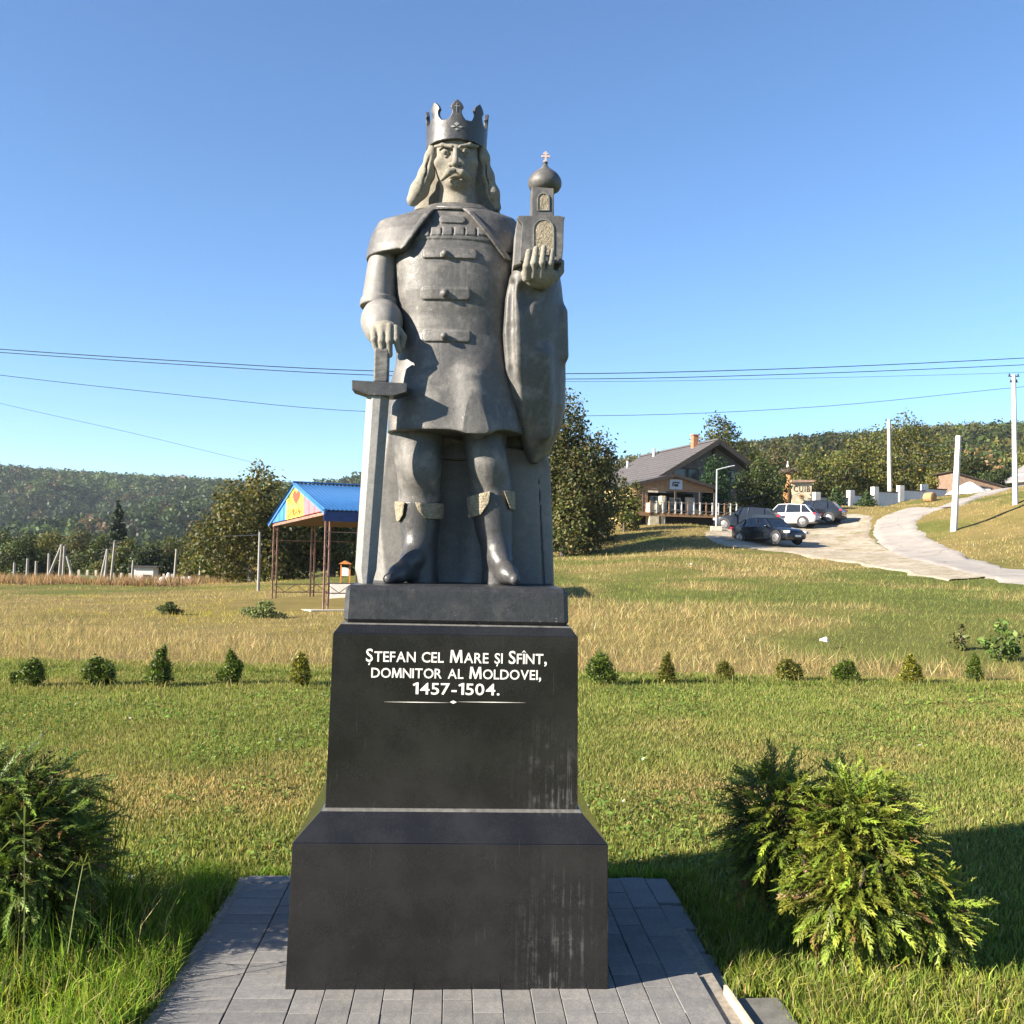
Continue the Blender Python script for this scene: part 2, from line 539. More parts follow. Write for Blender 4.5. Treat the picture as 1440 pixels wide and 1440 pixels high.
# ================================================================== statue: signed distance sculpting
def smin(a, b, k):
    if k <= 0: return np.minimum(a, b)
    h = np.maximum(k - np.abs(a - b), 0) / k
    return np.minimum(a, b) - h * h * k * .25
def smax(a, b, k): return -smin(-a, -b, k)
class Prim:
    def __init__(self, fn, lo, hi): self.fn, self.lo, self.hi = fn, np.array(lo, float), np.array(hi, float)
def capsule(a, b, r1, r2=None):
    a, b = np.array(a, float), np.array(b, float)
    r2 = r1 if r2 is None else r2
    ba = b - a; l2 = float(ba @ ba) + 1e-12
    def fn(x, y, z):
        t = np.clip(((x - a[0]) * ba[0] + (y - a[1]) * ba[1] + (z - a[2]) * ba[2]) / l2, 0, 1)
        dx, dy, dz = x - a[0] - t * ba[0], y - a[1] - t * ba[1], z - a[2] - t * ba[2]
        return np.sqrt(dx * dx + dy * dy + dz * dz) - (r1 + (r2 - r1) * t)
    R = max(r1, r2)
    return Prim(fn, np.minimum(a, b) - R, np.maximum(a, b) + R)
def ellipsoid(c, r, rot=None):
    c, r = np.array(c, float), np.array(r, float)
    Rm = np.array(rot) if rot is not None else None
    def fn(x, y, z):
        x, y, z = x - c[0], y - c[1], z - c[2]
        if Rm is not None:
            x, y, z = (Rm[0][0] * x + Rm[1][0] * y + Rm[2][0] * z, Rm[0][1] * x + Rm[1][1] * y + Rm[2][1] * z, Rm[0][2] * x + Rm[1][2] * y + Rm[2][2] * z)
        k0 = np.sqrt((x / r[0]) ** 2 + (y / r[1]) ** 2 + (z / r[2]) ** 2)
        k1 = np.sqrt((x / r[0] ** 2) ** 2 + (y / r[1] ** 2) ** 2 + (z / r[2] ** 2) ** 2)
        return k0 * (k0 - 1) / np.maximum(k1, 1e-6)
    q = r if rot is None else np.full(3, r.max())
    return Prim(fn, c - q, c + q)
def poly2d(poly, x, z):
    p = np.asarray(poly, float); n = len(p)
    d = np.full(np.broadcast(x, z).shape, 1e9); s = np.ones_like(d)
    for i in range(n):
        a, b = p[i], p[i - 1]
        e = b - a
        wx, wz = x - a[0], z - a[1]
        t = np.clip((wx * e[0] + wz * e[1]) / (e @ e + 1e-12), 0, 1)
        bx, bz = wx - e[0] * t, wz - e[1] * t
        d = np.minimum(d, bx * bx + bz * bz)
        c1 = z >= a[1]; c2 = z < b[1]; c3 = e[0] * wz > e[1] * wx
        flip = (c1 & c2 & c3) | (~c1 & ~c2 & ~c3)
        s = np.where(flip, -s, s)
    return s * np.sqrt(d)
def slab_poly(poly, y0, y1, rnd=0.0):
    p = np.asarray(poly, float)
    def fn(x, y, z):
        d = poly2d(p, x[:, :1, :] if x.ndim == 3 and x.shape[1] > 1 else x, z)
        w = np.abs(y - (y0 + y1) / 2) - (y1 - y0) / 2
        d, w = d + rnd, w + rnd
        return np.minimum(np.maximum(d, w), 0) + np.sqrt(np.maximum(d, 0) ** 2 + np.maximum(w, 0) ** 2) - rnd
    return Prim(fn, (p[:, 0].min(), y0, p[:, 1].min()), (p[:, 0].max(), y1, p[:, 1].max()))
def loft(rows, p=2.0, cap=.0, skew=0.0):
    """rows: (py, xl, xr, y_front, y_back) picture columns with local depths -> stacked super-ellipses"""
    R = []
    for py, xl, xr, yf, yb in rows:
        ym = (yf + yb) / 2
        a, b = L(xl, py, ym), L(xr, py, ym)
        R.append(((a[2] + b[2]) / 2, (a[0] + b[0]) / 2, (b[0] - a[0]) / 2, ym, (yb - yf) / 2))
    R = np.array(sorted(R)); zs = R[:, 0]
    def fn(x, y, z):
        zc = np.clip(z, zs[0], zs[-1])
        zf = zc[:1, :1, :] if zc.ndim == 3 else zc
        cx, rx, cy, ry = (np.interp(zf, zs, R[:, i]) for i in (1, 2, 3, 4))
        q = (np.abs((x - cx) / rx) ** p + np.abs((y - cy - skew * (x - cx)) / ry) ** p) ** (1 / p)
        d = (q - 1) * np.minimum(rx, ry)
        e = np.maximum(zs[0] - z, z - zs[-1])
        return smax(d, e, cap) if cap > 0 else np.maximum(d, e)
    sk = abs(skew) * R[:, 2].max()
    lo = ((R[:, 1] - R[:, 2]).min(), (R[:, 3] - R[:, 4]).min() - sk, zs[0]); hi = ((R[:, 1] + R[:, 2]).max(), (R[:, 3] + R[:, 4]).max() + sk, zs[-1])
    return Prim(fn, lo, hi)
def obox(c, half, rot=None, rnd=.004):
    c, half = np.array(c, float), np.array(half, float)
    Rm = np.array(rot) if rot is not None else np.eye(3)
    def fn(x, y, z):
        x, y, z = x - c[0], y - c[1], z - c[2]
        u = [np.abs(Rm[0][i] * x + Rm[1][i] * y + Rm[2][i] * z) - half[i] + rnd for i in range(3)]
        return np.minimum(np.maximum(np.maximum(u[0], u[1]), u[2]), 0) + np.sqrt(sum(np.maximum(k, 0) ** 2 for k in u)) - rnd
    q = np.abs(Rm) @ half
    return Prim(fn, c - q, c + q)
def inter(a, b, k=0.0):
    return Prim(lambda x, y, z: smax(a.fn(x, y, z), b.fn(x, y, z), k), np.maximum(a.lo, b.lo), np.minimum(a.hi, b.hi))
def grow(a, d): return Prim(lambda x, y, z: a.fn(x, y, z) - d, a.lo - d, a.hi + d)

def surface_nets(f, lo, h):
    s = f < 0
    nx, ny, nz = f.shape
    cnt = np.zeros((nx - 1, ny - 1, nz - 1), np.int8)
    for i in (0, 1):
        for j in (0, 1):
            for k in (0, 1):
                cnt += s[i:nx - 1 + i, j:ny - 1 + j, k:nz - 1 + k]
    act = np.argwhere((cnt > 0) & (cnt < 8))
    idx = np.full(cnt.shape, -1, np.int32)
    idx[act[:, 0], act[:, 1], act[:, 2]] = np.arange(len(act))
    acc = np.zeros((len(act), 3)); num = np.zeros(len(act))
    cor = [(i, j, k) for i in (0, 1) for j in (0, 1) for k in (0, 1)]
    val = {c: f[act[:, 0] + c[0], act[:, 1] + c[1], act[:, 2] + c[2]] for c in cor}
    for c in cor:
        for ax in range(3):
            if c[ax] == 0:
                e = list(c); e[ax] = 1; e = tuple(e)
                a, b = val[c], val[e]
                mk = (a < 0) != (b < 0)
                t = np.where(mk, a / np.where(mk, a - b, 1), 0)
                p = np.tile(np.array(c, float), (len(act), 1)); p[:, ax] = t
                acc[mk] += p[mk]; num[mk] += 1
    V = lo + (act + acc / num[:, None]) * h
    quads = []
    for ax in range(3):
        o = [i for i in range(3) if i != ax]
        a = [slice(None)] * 3; b = [slice(None)] * 3
        a[ax] = slice(0, -1); b[ax] = slice(1, None)
        ch = s[tuple(a)] != s[tuple(b)]
        e = np.argwhere(ch)
        dims = np.array(cnt.shape)
        ok = np.ones(len(e), bool)
        for q in o: ok &= (e[:, q] > 0) & (e[:, q] < dims[q])
        e = e[ok]
        inside = s[e[:, 0], e[:, 1], e[:, 2]]
        c = []
        for du, dv in ((1, 1), (0, 1), (0, 0), (1, 0)):
            w = e.copy(); w[:, o[0]] -= du; w[:, o[1]] -= dv
            c.append(idx[w[:, 0], w[:, 1], w[:, 2]])
        q = np.stack(c, 1)
        flip = inside if ax != 1 else ~inside
        q[~flip] = q[~flip][:, ::-1]
        quads.append(q)
    return V, np.concatenate(quads)
def sculpt(ops, h, pad=.012):
    """ops: list of (mode, prim, k): 'u' smooth union, 's' smooth subtraction, 'i' intersection"""
    us = [p for mde, p, k in ops if mde == 'u']
    lo = np.min([p.lo for p in us], 0) - pad; hi = np.max([p.hi for p in us], 0) + pad
    n = np.ceil((hi - lo) / h).astype(int) + 1
    ax = [lo[i] + h * np.arange(n[i]) for i in range(3)]
    f = np.full(n, 0.2, np.float32)
    for mode, p, k in ops:
        if mode == 'i': sl = [slice(0, n[i]) for i in range(3)]
        else:
            mg = k + 3 * h
            sl = []
            for i in range(3):
                a = int(max(0, np.floor((p.lo[i] - mg - lo[i]) / h))); b = int(min(n[i], np.ceil((p.hi[i] + mg - lo[i]) / h) + 1))
                sl.append(slice(a, max(a, b)))
        X, Y, Z = ax[0][sl[0]][:, None, None], ax[1][sl[1]][None, :, None], ax[2][sl[2]][None, None, :]
        if 0 in (X.size, Y.size, Z.size): continue
        d = p.fn(X, Y, Z)
        cur = f[tuple(sl)]
        if mode == 'u': r = smin(cur, d, k)
        elif mode == 's': r = smax(cur, -d, k)
        else: r = smax(cur, d, k)
        f[tuple(sl)] = r
    return surface_nets(f, lo, h)
def sculpt_obj(name, ops, h, mat, parent, pad=.012, label=None):
    V, Q = sculpt(ops, h, pad)
    o = np_mesh(name, V, Q, mat, parent, smooth=True)
    if label: o['label'] = label
    return o
def px2m(p): return p * .00293

statue = empty('statue', tuple(MON), YAW, 'grey granite statue of a crowned man resting one hand on a sword', 'statue')

# ---- tunic
torso = loft([(296, 600, 690, -.08, .13), (320, 566, 716, -.125, .17), (350, 556, 722, -.165, .18), (380, 554, 723, -.185, .18),
              (420, 557, 722, -.185, .17), (455, 563, 719, -.172, .16), (480, 564, 718, -.17, .16), (505, 559, 721, -.178, .165),
              (540, 550, 727, -.192, .17), (580, 546, 733, -.205, .175), (612, 545, 736, -.212, .18)], 2.35)
def rect(px0, py0, px1, py1, y=-.19, rnd=0):
    a, b = L(px0, py1, y), L(px1, py0, y)
    if rnd:
        o = []
        for cx_, cz_, a0 in ((b[0] - rnd, b[2] - rnd, 0), (a[0] + rnd, b[2] - rnd, 1), (a[0] + rnd, a[2] + rnd, 2), (b[0] - rnd, a[2] + rnd, 3)):
            o += [(cx_ + rnd * math.cos((a0 + k / 4) * math.pi / 2), cz_ + rnd * math.sin((a0 + k / 4) * math.pi / 2)) for k in range(5)]
        return o
    return [(a[0], a[2]), (b[0], a[2]), (b[0], b[2]), (a[0], b[2])]
def polyL(pts, y): return [tuple(L(x, yy, y)[[0, 2]]) for x, yy in pts]
ops = [('u', torso, 0)]
# hem: lower on the left, rising to the right
ops += [('s', slab_poly(polyL([(520, 607), (597, 607.5), (640, 605.5), (665, 602), (685, 600), (712, 604), (760, 608), (760, 640), (520, 640)], -.2), -.4, .4), .006)]
for x0, y0, x1, y1 in ((617, 299.5, 655, 308.5), (594, 350.5, 671, 362.5), (592, 406.5, 662, 420), (594, 465, 662, 479)):
    ops.append(('u', inter(grow(torso, .0085), slab_poly(rect(x0, y0, x1, y1, -.18, .012), -.3, 0, 0), .003), .002))
for bx, by in ((625.5, 356.5), (625.5, 412.5), (624.5, 472.5)):
    ops.append(('u', ellipsoid(L(bx, by, -.193), (.0155, .016, .0155)), .002))
for i in range(6):
    x0 = 589.5 + i * 16.3
    ops.append(('u', inter(grow(torso, .011), slab_poly(rect(x0, 319.5, x0 + 14.6, 332, -.15), -.3, 0, .003), .002), .002))
    yy = -.15 + .03 * abs(i - 2.5) / 2.5
    ops.append(('u', ellipsoid(L(x0 + 7.4, 325.5, yy), (.0115, .014, .0115)), .002))
ops.append(('u', inter(grow(torso, .005), slab_poly(rect(584, 332.5, 690, 336, -.15), -.3, 0, .002), .002), .002))
# broad soft folds of the skirt
for a, b, r in (((664, 535, -.168), (672, 604, -.188), .03),):
    ops.append(('u', capsule(L(*a), L(*b), r, r * 1.25), .09))
sculpt_obj('tunic', ops, .0042, M_GRAN, statue)

# ---- mantle over the shoulders
mant = loft([(284, 606, 684, -.06, .13), (290, 588, 698, -.085, .15), (297, 566, 712, -.11, .17), (307, 546, 724, -.13, .19), (320, 532, 731, -.15, .205),
             (338, 522, 733, -.172, .215), (358, 516.5, 733, -.19, .22), (372, 515, 733, -.195, .22)], 2.2, .004)
zc0 = L(645, 291.5, -.10)[2]; cxm = L(645, 290, 0)[0]
ops = [('u', mant, 0),
       ('s', slab_poly(polyL([(611, 287), (652, 288), (690, 333), (716, 362), (728, 378), (745, 420), (500, 420), (500, 366), (520, 366.5), (548, 364), (558, 358), (569, 346)], -.17), -.5, .0, .004), .004),
       ('s', slab_poly(polyL([(480, 366), (800, 366), (800, 420), (480, 420)], 0), -.5, .5), .004)]
ops.append(('u', inter(grow(mant, .007), slab_poly(polyL([(604, 286), (612, 287), (571, 347), (562, 352)], -.17), -.3, 0, .003), .003), .003))
ops.append(('u', inter(grow(mant, .010), slab_poly(polyL([(651, 288), (660, 288), (697, 331), (730, 372), (726, 379), (690, 336)], -.17), -.3, 0, .003), .003), .003))
ops.append(('i', Prim(lambda x, y, z: ((z - zc0) - .32 * (y + .10)) * .95 + .30 * np.maximum(np.sqrt((x - cxm) ** 2 + (y - .01) ** 2) - .125, 0), (-1,) * 3, (1,) * 3), .01))
sculpt_obj('mantle', ops, .0042, M_GRAN, statue)
# round neckline
m = MB()
cx = L(645, 288, -.01)
pts = []
for i in range(33):
    a = 2 * math.pi * i / 32
    yy = .012 + .122 * math.sin(a)
    pts.append((cx[0] + .125 * math.cos(a), yy, zc0 + .32 * (yy + .10) - .004))
m.tube(pts, .0085, 8, False)
m.build('collar', M_GRAN, statue, smooth=True)

# ---- cloak: back drape and the long fall from the raised forearm
drape = loft([(372, 731, 783, -.16, .02), (384, 722, 789, -.19, .05), (400, 715, 792, -.195, .08), (430, 709, 795.5, -.19, .10), (480, 705.5, 797.5, -.17, .12),
              (530, 708, 798, -.145, .14), (570, 716, 797, -.11, .16), (600, 724, 790, -.075, .17), (628, 733, 777, -.03, .18), (643, 740, 765, 0, .17), (652, 745, 755, .02, .14)], 2.4, .006, .62)
back = loft([(310, 580, 715, .06, .22), (340, 556, 735, .08, .24), (420, 560, 745, .1, .25), (520, 556, 755, .11, .26), (600, 552, 764, .12, .28), (650, 548, 772, .12, .3)], 3.2)
ops = [('u', back, 0), ('u', drape, .03)]
for seg, r in (([(729, 395, -.178), (728, 430, -.183), (731, 480, -.172), (726, 515, -.152), (731, 548, -.127), (738, 585, -.092)], .014),):
    for a, b in zip(seg[:-1], seg[1:]): ops.append(('u', capsule(L(*a), L(*b), r), .025))
for seg, r in (([(719, 400, -.192), (717, 460, -.188), (718, 520, -.17), (724, 570, -.135)], .014), ([(738, 405, -.215), (742, 430, -.222), (746, 500, -.2), (747, 600, -.125)], .02)):
    for a, b in zip(seg[:-1], seg[1:]): ops.append(('s', capsule(L(*a), L(*b), r), .022))
for a, b, r in (((791, 440, -.05), (793, 500, -.03), .014), ((764, 500, -.13), (768, 610, -.045), .02)):
    ops.append(('u', capsule(L(*a), L(*b), r), .06))
ops.append(('s', capsule(L(742, 418, -.215), L(785, 412, -.19), .012), .05))
sculpt_obj('cloak', ops, .0046, M_GRAN, statue)

# ---- rough-backed slab the figure grows from
slab_pts = [(546, 598), (768, 638), (774, 660), (779, 824), (516, 824)]
ops = [('u', slab_poly(polyL(slab_pts, .12), .10, .33, .012), 0)]
ops.append(('s', slab_poly(polyL([(757, 668), (759, 690), (766, 822), (763, 822)], .1), .05, .115, .003), .004))
ops.append(('s', capsule(L(640, 640, .1), L(634, 800, .09), .05, .06), .06))
pn = np.array([-.80, -.60, 0])
pa = L(540, 700, .11)
ops.append(('i', Prim(lambda x, y, z: (x - pa[0] + (z - pa[2]) * .13) * pn[0] + (y - .095) * pn[1] - .022 + 0 * z, (-1,) * 3, (1,) * 3), .006))
sculpt_obj('back_slab', ops, .005, M_GRAN2, statue)

# ---- legs, core, arms, hands, head: the figure itself
def finger(pts, r0, r1):
    P = [L(*p) for p in pts]; n = len(P) - 1
    return [('u', capsule(P[i], P[i + 1], r0 + (r1 - r0) * i / n, r0 + (r1 - r0) * (i + 1) / n), .004) for i in range(n)]
leg1 = loft([(560, 546, 634, -.12, .14), (600, 550, 626, -.105, .13), (640, 553, 622, -.095, .12), (668, 558, 621, -.09, .11), (690, 560, 621, -.08, .11),
             (715, 560, 620, -.075, .105), (745, 564, 617, -.07, .1), (772, 567, 614, -.062, .085), (795, 568, 615, -.065, .085), (822, 566, 617, -.07, .09)], 2.1)
leg2 = loft([(560, 640, 722, -.12, .14), (600, 648, 714, -.115, .12), (630, 652, 712, -.11, .11), (660, 659, 716, -.105, .105), (685, 661, 720, -.1, .105),
             (715, 662, 721, -.1, .1), (745, 669, 721, -.095, .09), (772, 677, 720, -.088, .075), (795, 679, 722, -.09, .075), (822, 678, 724, -.095, .08)], 2.1)
cutleg = slab_poly(polyL([(530, 703), (740, 690), (740, 850), (530, 850)], -.06), -.6, .6)
ops = [('u', leg1, 0), ('u', leg2, 0)]
ops.append(('u', ellipsoid(L(594, 655, -.055), (.065, .05, .09)), .06))
ops.append(('u', ellipsoid(L(684, 648, -.07), (.065, .05, .09)), .06))
ops += [('u', loft([(320, 580, 706, -.06, .12), (560, 560, 715, -.1, .12), (600, 552, 716, -.1, .12)], 2.2), .02)]
ops += [('u', capsule(L(552, 330, .0), L(536, 425, .0), .05, .045), .02), ('u', capsule(L(536, 425, .0), L(538, 468, -.14), .045, .04), .02)]
ops += [('u', capsule(L(722, 340, .02), L(745, 430, -.02), .05, .045), .02), ('u', capsule(L(745, 430, -.02), L(762, 392, -.2), .045, .036), .02)]
ops += [('u', capsule(L(644, 320, .03), L(644, 290, .03), .06, .04), .03)]
V1, Q1 = sculpt(ops, .0055)
# right hand, resting on the pommel
ops = [('u', ellipsoid(L(541, 466, -0.180), (.062, .05, .045)), 0), ('u', ellipsoid(L(543, 472, -0.205), (.052, .03, .032)), .02)]
ops += finger([(526, 464, -0.210), (526, 478, -0.235), (530, 493, -0.225)], .0155, .0118)
ops += finger([(537, 461, -0.215), (536.5, 480, -0.243), (538, 498, -0.230)], .0165, .0125)
ops += finger([(547.5, 460, -0.215), (547, 480, -0.243), (548, 499, -0.230)], .0165, .0125)
ops += finger([(556.5, 462, -0.210), (557, 478, -0.233), (561, 493, -0.220)], .0155, .0118)
ops += finger([(560, 464, -0.175), (567, 474, -0.187), (565, 487, -0.187)], .017, .013)
V2, Q2 = sculpt(ops, .003)
# left hand, cupped under the model church, fingers up in front of it
ops = [('u', ellipsoid(L(758, 386, -.235), (.075, .055, .034)), 0), ('u', ellipsoid(L(760, 392, -.22), (.062, .055, .04)), .02)]
ops += finger([(740, 391, -.262), (740.5, 374, -.292), (744, 354, -.288)], .0175, .0125)
ops += finger([(750, 388, -.27), (751, 370, -.30), (754, 350, -.292)], .0165, .0120)
ops += finger([(761, 388, -.27), (762, 370, -.30), (765, 348.5, -.292)], .0165, .0120)
ops += finger([(772, 388, -.265), (774, 371, -.292), (777, 353, -.285)], .0155, .0115)
ops += finger([(781, 390, -.235), (788, 381, -.225), (789, 369, -.205)], .0175, .0135)
V3, Q3 = sculpt(ops, .003)
# head
def rot_z(a): return np.array([[math.cos(a), -math.sin(a), 0], [math.sin(a), math.cos(a), 0], [0, 0, 1]])
def rot_y(a): return np.array([[math.cos(a), 0, math.sin(a)], [0, 1, 0], [-math.sin(a), 0, math.cos(a)]])
hc = L(642, 222, 0.0)
ops = [('u', ellipsoid(L(642.5, 206, .02), (.100, .118, .105)), 0),
       ('u', ellipsoid(L(642, 226, -.022), (.094, .083, .105)), .03),
       ('u', ellipsoid(L(642, 246, -.03), (.078, .066, .062)), .035),
       ('u', ellipsoid(L(640.5, 256, -.068), (.04, .03, .028)), .03),
       ('u', capsule(L(644, 250, .03), L(645, 300, .025), .074, .09), .03)]
# cheek bones, sockets, brows
ops += [('u', ellipsoid(L(619.5, 229, -.066), (.028, .024, .022)), .02), ('u', ellipsoid(L(663, 229, -.066), (.028, .024, .022)), .02)]
ops += [('s', ellipsoid(L(626.5, 215, -.118), (.034, .027, .022)), .012), ('s', ellipsoid(L(656.5, 215.5, -.118), (.034, .027, .022)), .012)]
ops += [('u', capsule(L(612, 206, -.084), L(622, 204, -.104), .006, .008), .008), ('u', capsule(L(622, 204, -.104), L(635, 206, -.117), .008, .0075), .008)]
ops += [('u', capsule(L(647.5, 206, -.117), L(661, 203.5, -.104), .0075, .008), .008), ('u', capsule(L(661, 203.5, -.104), L(672, 206, -.082), .008, .006), .008)]
ops += [('s', capsule(L(639, 199, -.124), L(639, 206, -.130), .0025), .004), ('s', capsule(L(644.6, 199, -.124), L(644.3, 206, -.130), .0025), .004)]
# nose
ops += [('u', capsule(L(641, 210, -.114), L(640.3, 228, -.146), .0105, .0135), .012), ('u', ellipsoid(L(640, 230.5, -.143), (.0165, .016, .012)), .008),
        ('u', ellipsoid(L(633.8, 231.5, -.126), (.0115, .013, .0105)), .006), ('u', ellipsoid(L(646.8, 231.5, -.126), (.0115, .013, .0105)), .006)]
# eyes: ball, lids, pupil hole
for ex in (626.8, 655.8):
    ops += [('u', ellipsoid(L(ex, 215.0, -.086), (.0215, .0190, .0160)), .003)]
    ops += [('u', capsule(L(ex - 7.5, 214.2, -.086), L(ex - 1, 210.3, -.1), .0036), .003), ('u', capsule(L(ex - 1, 210.3, -.1), L(ex + 7, 213.6, -.088), .0036), .003)]
    ops += [('u', capsule(L(ex - 6.5, 217.8, -.087), L(ex, 220.6, -.095), .0034), .003), ('u', capsule(L(ex, 220.6, -.095), L(ex + 6.5, 217.8, -.087), .0034), .003)]
    ops += [('s', ellipsoid(L(ex + .8, 215.0, -.104), (.0058, .007, .0062)), .0015)]
# mouth and moustache, lower lip, small beard
ops += [('s', ellipsoid(L(641, 249.5, -.115), (.036, .028, .0105)), .005)]
ops += [('u', ellipsoid(L(640.5, 255, -.09), (.026, .016, .008)), .006)]
ops += [('u', capsule(L(640.5, 238.5, -.131), L(631.5, 242, -.131), .0125, .0160), .004), ('u', capsule(L(631.5, 242, -.131), L(621.5, 252.5, -.108), .0160, .008), .004)]
ops += [('u', capsule(L(641, 238.5, -.131), L(650, 242, -.131), .0125, .0160), .004), ('u', capsule(L(650, 242, -.131), L(661, 252, -.108), .0160, .008), .004)]
ops += [('s', capsule(L(640.8, 235, -.140), L(640.8, 242, -.140), .0022), .003)]
ops += [('u', ellipsoid(L(641.5, 259, -.094), (.009, .010, .014)), .008)]
for s_ in (-1, 1):
    ops += [('s', capsule(L(641 + s_ * 12, 233, -.110), L(641 + s_ * 19.5, 248, -.094), .004), .012)]
V4, Q4 = sculpt(ops, .0024)
VV, QQ, b = [], [], 0
for V, Q in ((V1, Q1), (V2, Q2), (V3, Q3), (V4, Q4)):
    VV.append(V); QQ.append(Q + b); b += len(V)
midx = np.concatenate([np.zeros(len(Q1), int), np.ones(len(Q2) + len(Q3) + len(Q4), int)])
body = np_mesh('body', np.concatenate(VV), np.concatenate(QQ), None, statue, True, mats=[M_GRAN, M_FACE], midx=midx)
body['label'] = 'stern moustached face, hands and legs of the figure'

# ---- hair
ops = []
def chain(pts, rs, k=.015):
    P = [L(*p) for p in pts]
    return [('u', capsule(P[i], P[i + 1], rs[i], rs[i + 1]), k) for i in range(len(P) - 1)]
ops += [('u', loft([(196, 606, 680, -.02, .15), (225, 603, 685, -.005, .15), (250, 599, 690, .01, .155), (275, 590, 697, .02, .16), (300, 582, 704, .03, .16)], 2.4), 0)]
ops += chain([(609.5, 200, -.04), (606, 222, -.04), (600, 245, -.03), (590, 267, -.02), (581, 281, -.015)], [.016, .022, .030, .034, .028], .03)
ops += [('s', capsule(L(609, 240, -.075), L(597, 283, -.06), .010, .016), .02)]
ops += chain([(677, 200, -.04), (681, 222, -.035), (686, 248, -.03), (693, 272, -.02), (699, 292, -.005)], [.014, .018, .022, .024, .018], .03)
for i in range(7):
    x = 596 - 3.2 * i
    ops.append(('s', capsule(L(606 - 1.0 * i, 215 + 3 * i, -.075 + .004 * i), L(x, 284 - 1.5 * i, -.062 + .006 * i), .0026), .005))
    ops.append(('s', capsule(L(679 + .7 * i, 215 + 3 * i, -.068 + .004 * i), L(687 + 2.3 * i, 292 - i, -.05 + .008 * i), .0026), .005))
sculpt_obj('hair', ops, .0034, M_FACE, statue)

# ---- crown: open ring whose rim rises to eight trefoil points
ca = L(642, 200, 0.0)
zb0 = L(642, 199, -.12)[2]; zrim = L(642, 166.5, -.12)[2]; ztip = L(641, 140, -.12)[2]
Hc, Ht = zrim - zb0, ztip - zb0
RB, RT = .1215, .1295
seg_w = 2 * math.pi * .125 / 8
prof = []
half = [(.5, Hc - .004), (.36, Hc - .002), (.25, Hc + .012), (.19, Hc + .026), (.20, Hc + .036), (.275, Hc + .047), (.20, Ht - .018), (.10, Ht - .008), (0, Ht)]
prof = [(-u * seg_w, v) for u, v in half] + [(u * seg_w, v) for u, v in half[-2::-1]]
prof = [(-.5 * seg_w - .004, -.02)] + [(-.5 * seg_w - .004, prof[0][1])] + prof[1:-1] + [(.5 * seg_w + .004, prof[-1][1]), (.5 * seg_w + .004, -.02)]
def crown_fn(x, y, z):
    dx, dy = x - ca[0], y - .01
    r = np.sqrt(dx * dx + dy * dy) + 0 * z
    zr = z - zb0 + 0 * dx * dy
    rad = RB + (RT - RB) * np.clip(zr / Ht, 0, 1) ** 1.5
    shell = np.abs(r - rad) - .0085
    th = np.arctan2(dx, -dy) + 0 * z
    th = (th + math.pi / 8) % (math.pi / 4) - math.pi / 8
    p2 = poly2d(prof, th * .125, zr)
    arc = -(zr - .012 * np.clip(np.cos(np.arctan2(dx, -dy)), 0, 1))
    return np.maximum(np.maximum(shell, p2), arc)
crown = sculpt_obj('crown', [('u', Prim(crown_fn, (ca[0] - .145, -.135, zb0 - .01), (ca[0] + .145, .155, ztip + .005)), 0)], .0026, M_DARKG, statue)
m = MB()
def crown_pt(dxp, py, out=.0098):
    zz = L(642, py, -.12)[2]
    rad = RB + (RT - RB) * min(1, max(0, (zz - zb0) / Ht)) ** 1.5 + out
    x = px2m(dxp); return Vector((ca[0] + x, .01 - math.sqrt(max(0, rad * rad - x * x)), zz))
M_ENG = simple('engraved_grey', (.25, .245, .24), .8, .1, 40)
m = MB()
for a, b, w in (((-.5, 146), (-.5, 158), .0026), ((-4.5, 150), (3.5, 150), .0026)):
    m.bar(crown_pt(*a), crown_pt(*b), w, .002 if w else 0)
m.build('crown_cross', M_ENG, crown)
for cx_, cy_, hw, hh in ((0, 174.5, 4, 3), (-5.5, 178.2, 4, 1.6), (5.5, 178.2, 4, 1.6), (0, 182, 3, 1.6)):
    p = [crown_pt(cx_ - hw, cy_), crown_pt(cx_, cy_ + hh), crown_pt(cx_ + hw, cy_), crown_pt(cx_, cy_ - hh)]
    q = [v + Vector((0, -.0015, 0)) for v in p]
    m = MB(); m.add(p + q, [(0, 1, 2, 3), (7, 6, 5, 4), (0, 4, 5, 1), (1, 5, 6, 2), (2, 6, 7, 3), (3, 7, 4, 0)])
    m.build('crown_diamond', M_ENG, crown)

# ---- right sleeve: upper sleeve with a turned hem, full lower sleeve
up = loft([(345, 524, 566, -.09, .10), (375, 517, 561, -.1, .10), (405, 512, 560, -.105, .10), (424, 509, 560, -.11, .10), (431, 508, 561, -.112, .10)], 2.1, .004)
ops = [('u', up, 0), ('u', inter(grow(up, .006), slab_poly(rect(490, 424, 580, 432, 0), -.3, .3, .002), .002), .003)]
sculpt_obj('sleeve', ops, .0042, M_GRAN2, statue)
ops = [('u', capsule(L(537, 432, -.0), L(537, 452, -.10), .068, .082), 0), ('u', capsule(L(537, 452, -.09), L(538, 464, -.135), .08, .072), .03)]
sculpt_obj('lower_sleeve', ops, .0042, M_GRAN2, statue)
# ---- left arm under the mantle
ops = [('u', capsule(L(718, 335, .03), L(735, 400, .0), .062, .06), 0), ('u', capsule(L(735, 400, .0), L(752, 398, -.16), .058, .046), .03),
       ('u', capsule(L(712, 352, -.06), L(735, 392, -.10), .02, .03), .03)]
sculpt_obj('sleeve', ops, .0045, M_GRAN, statue)

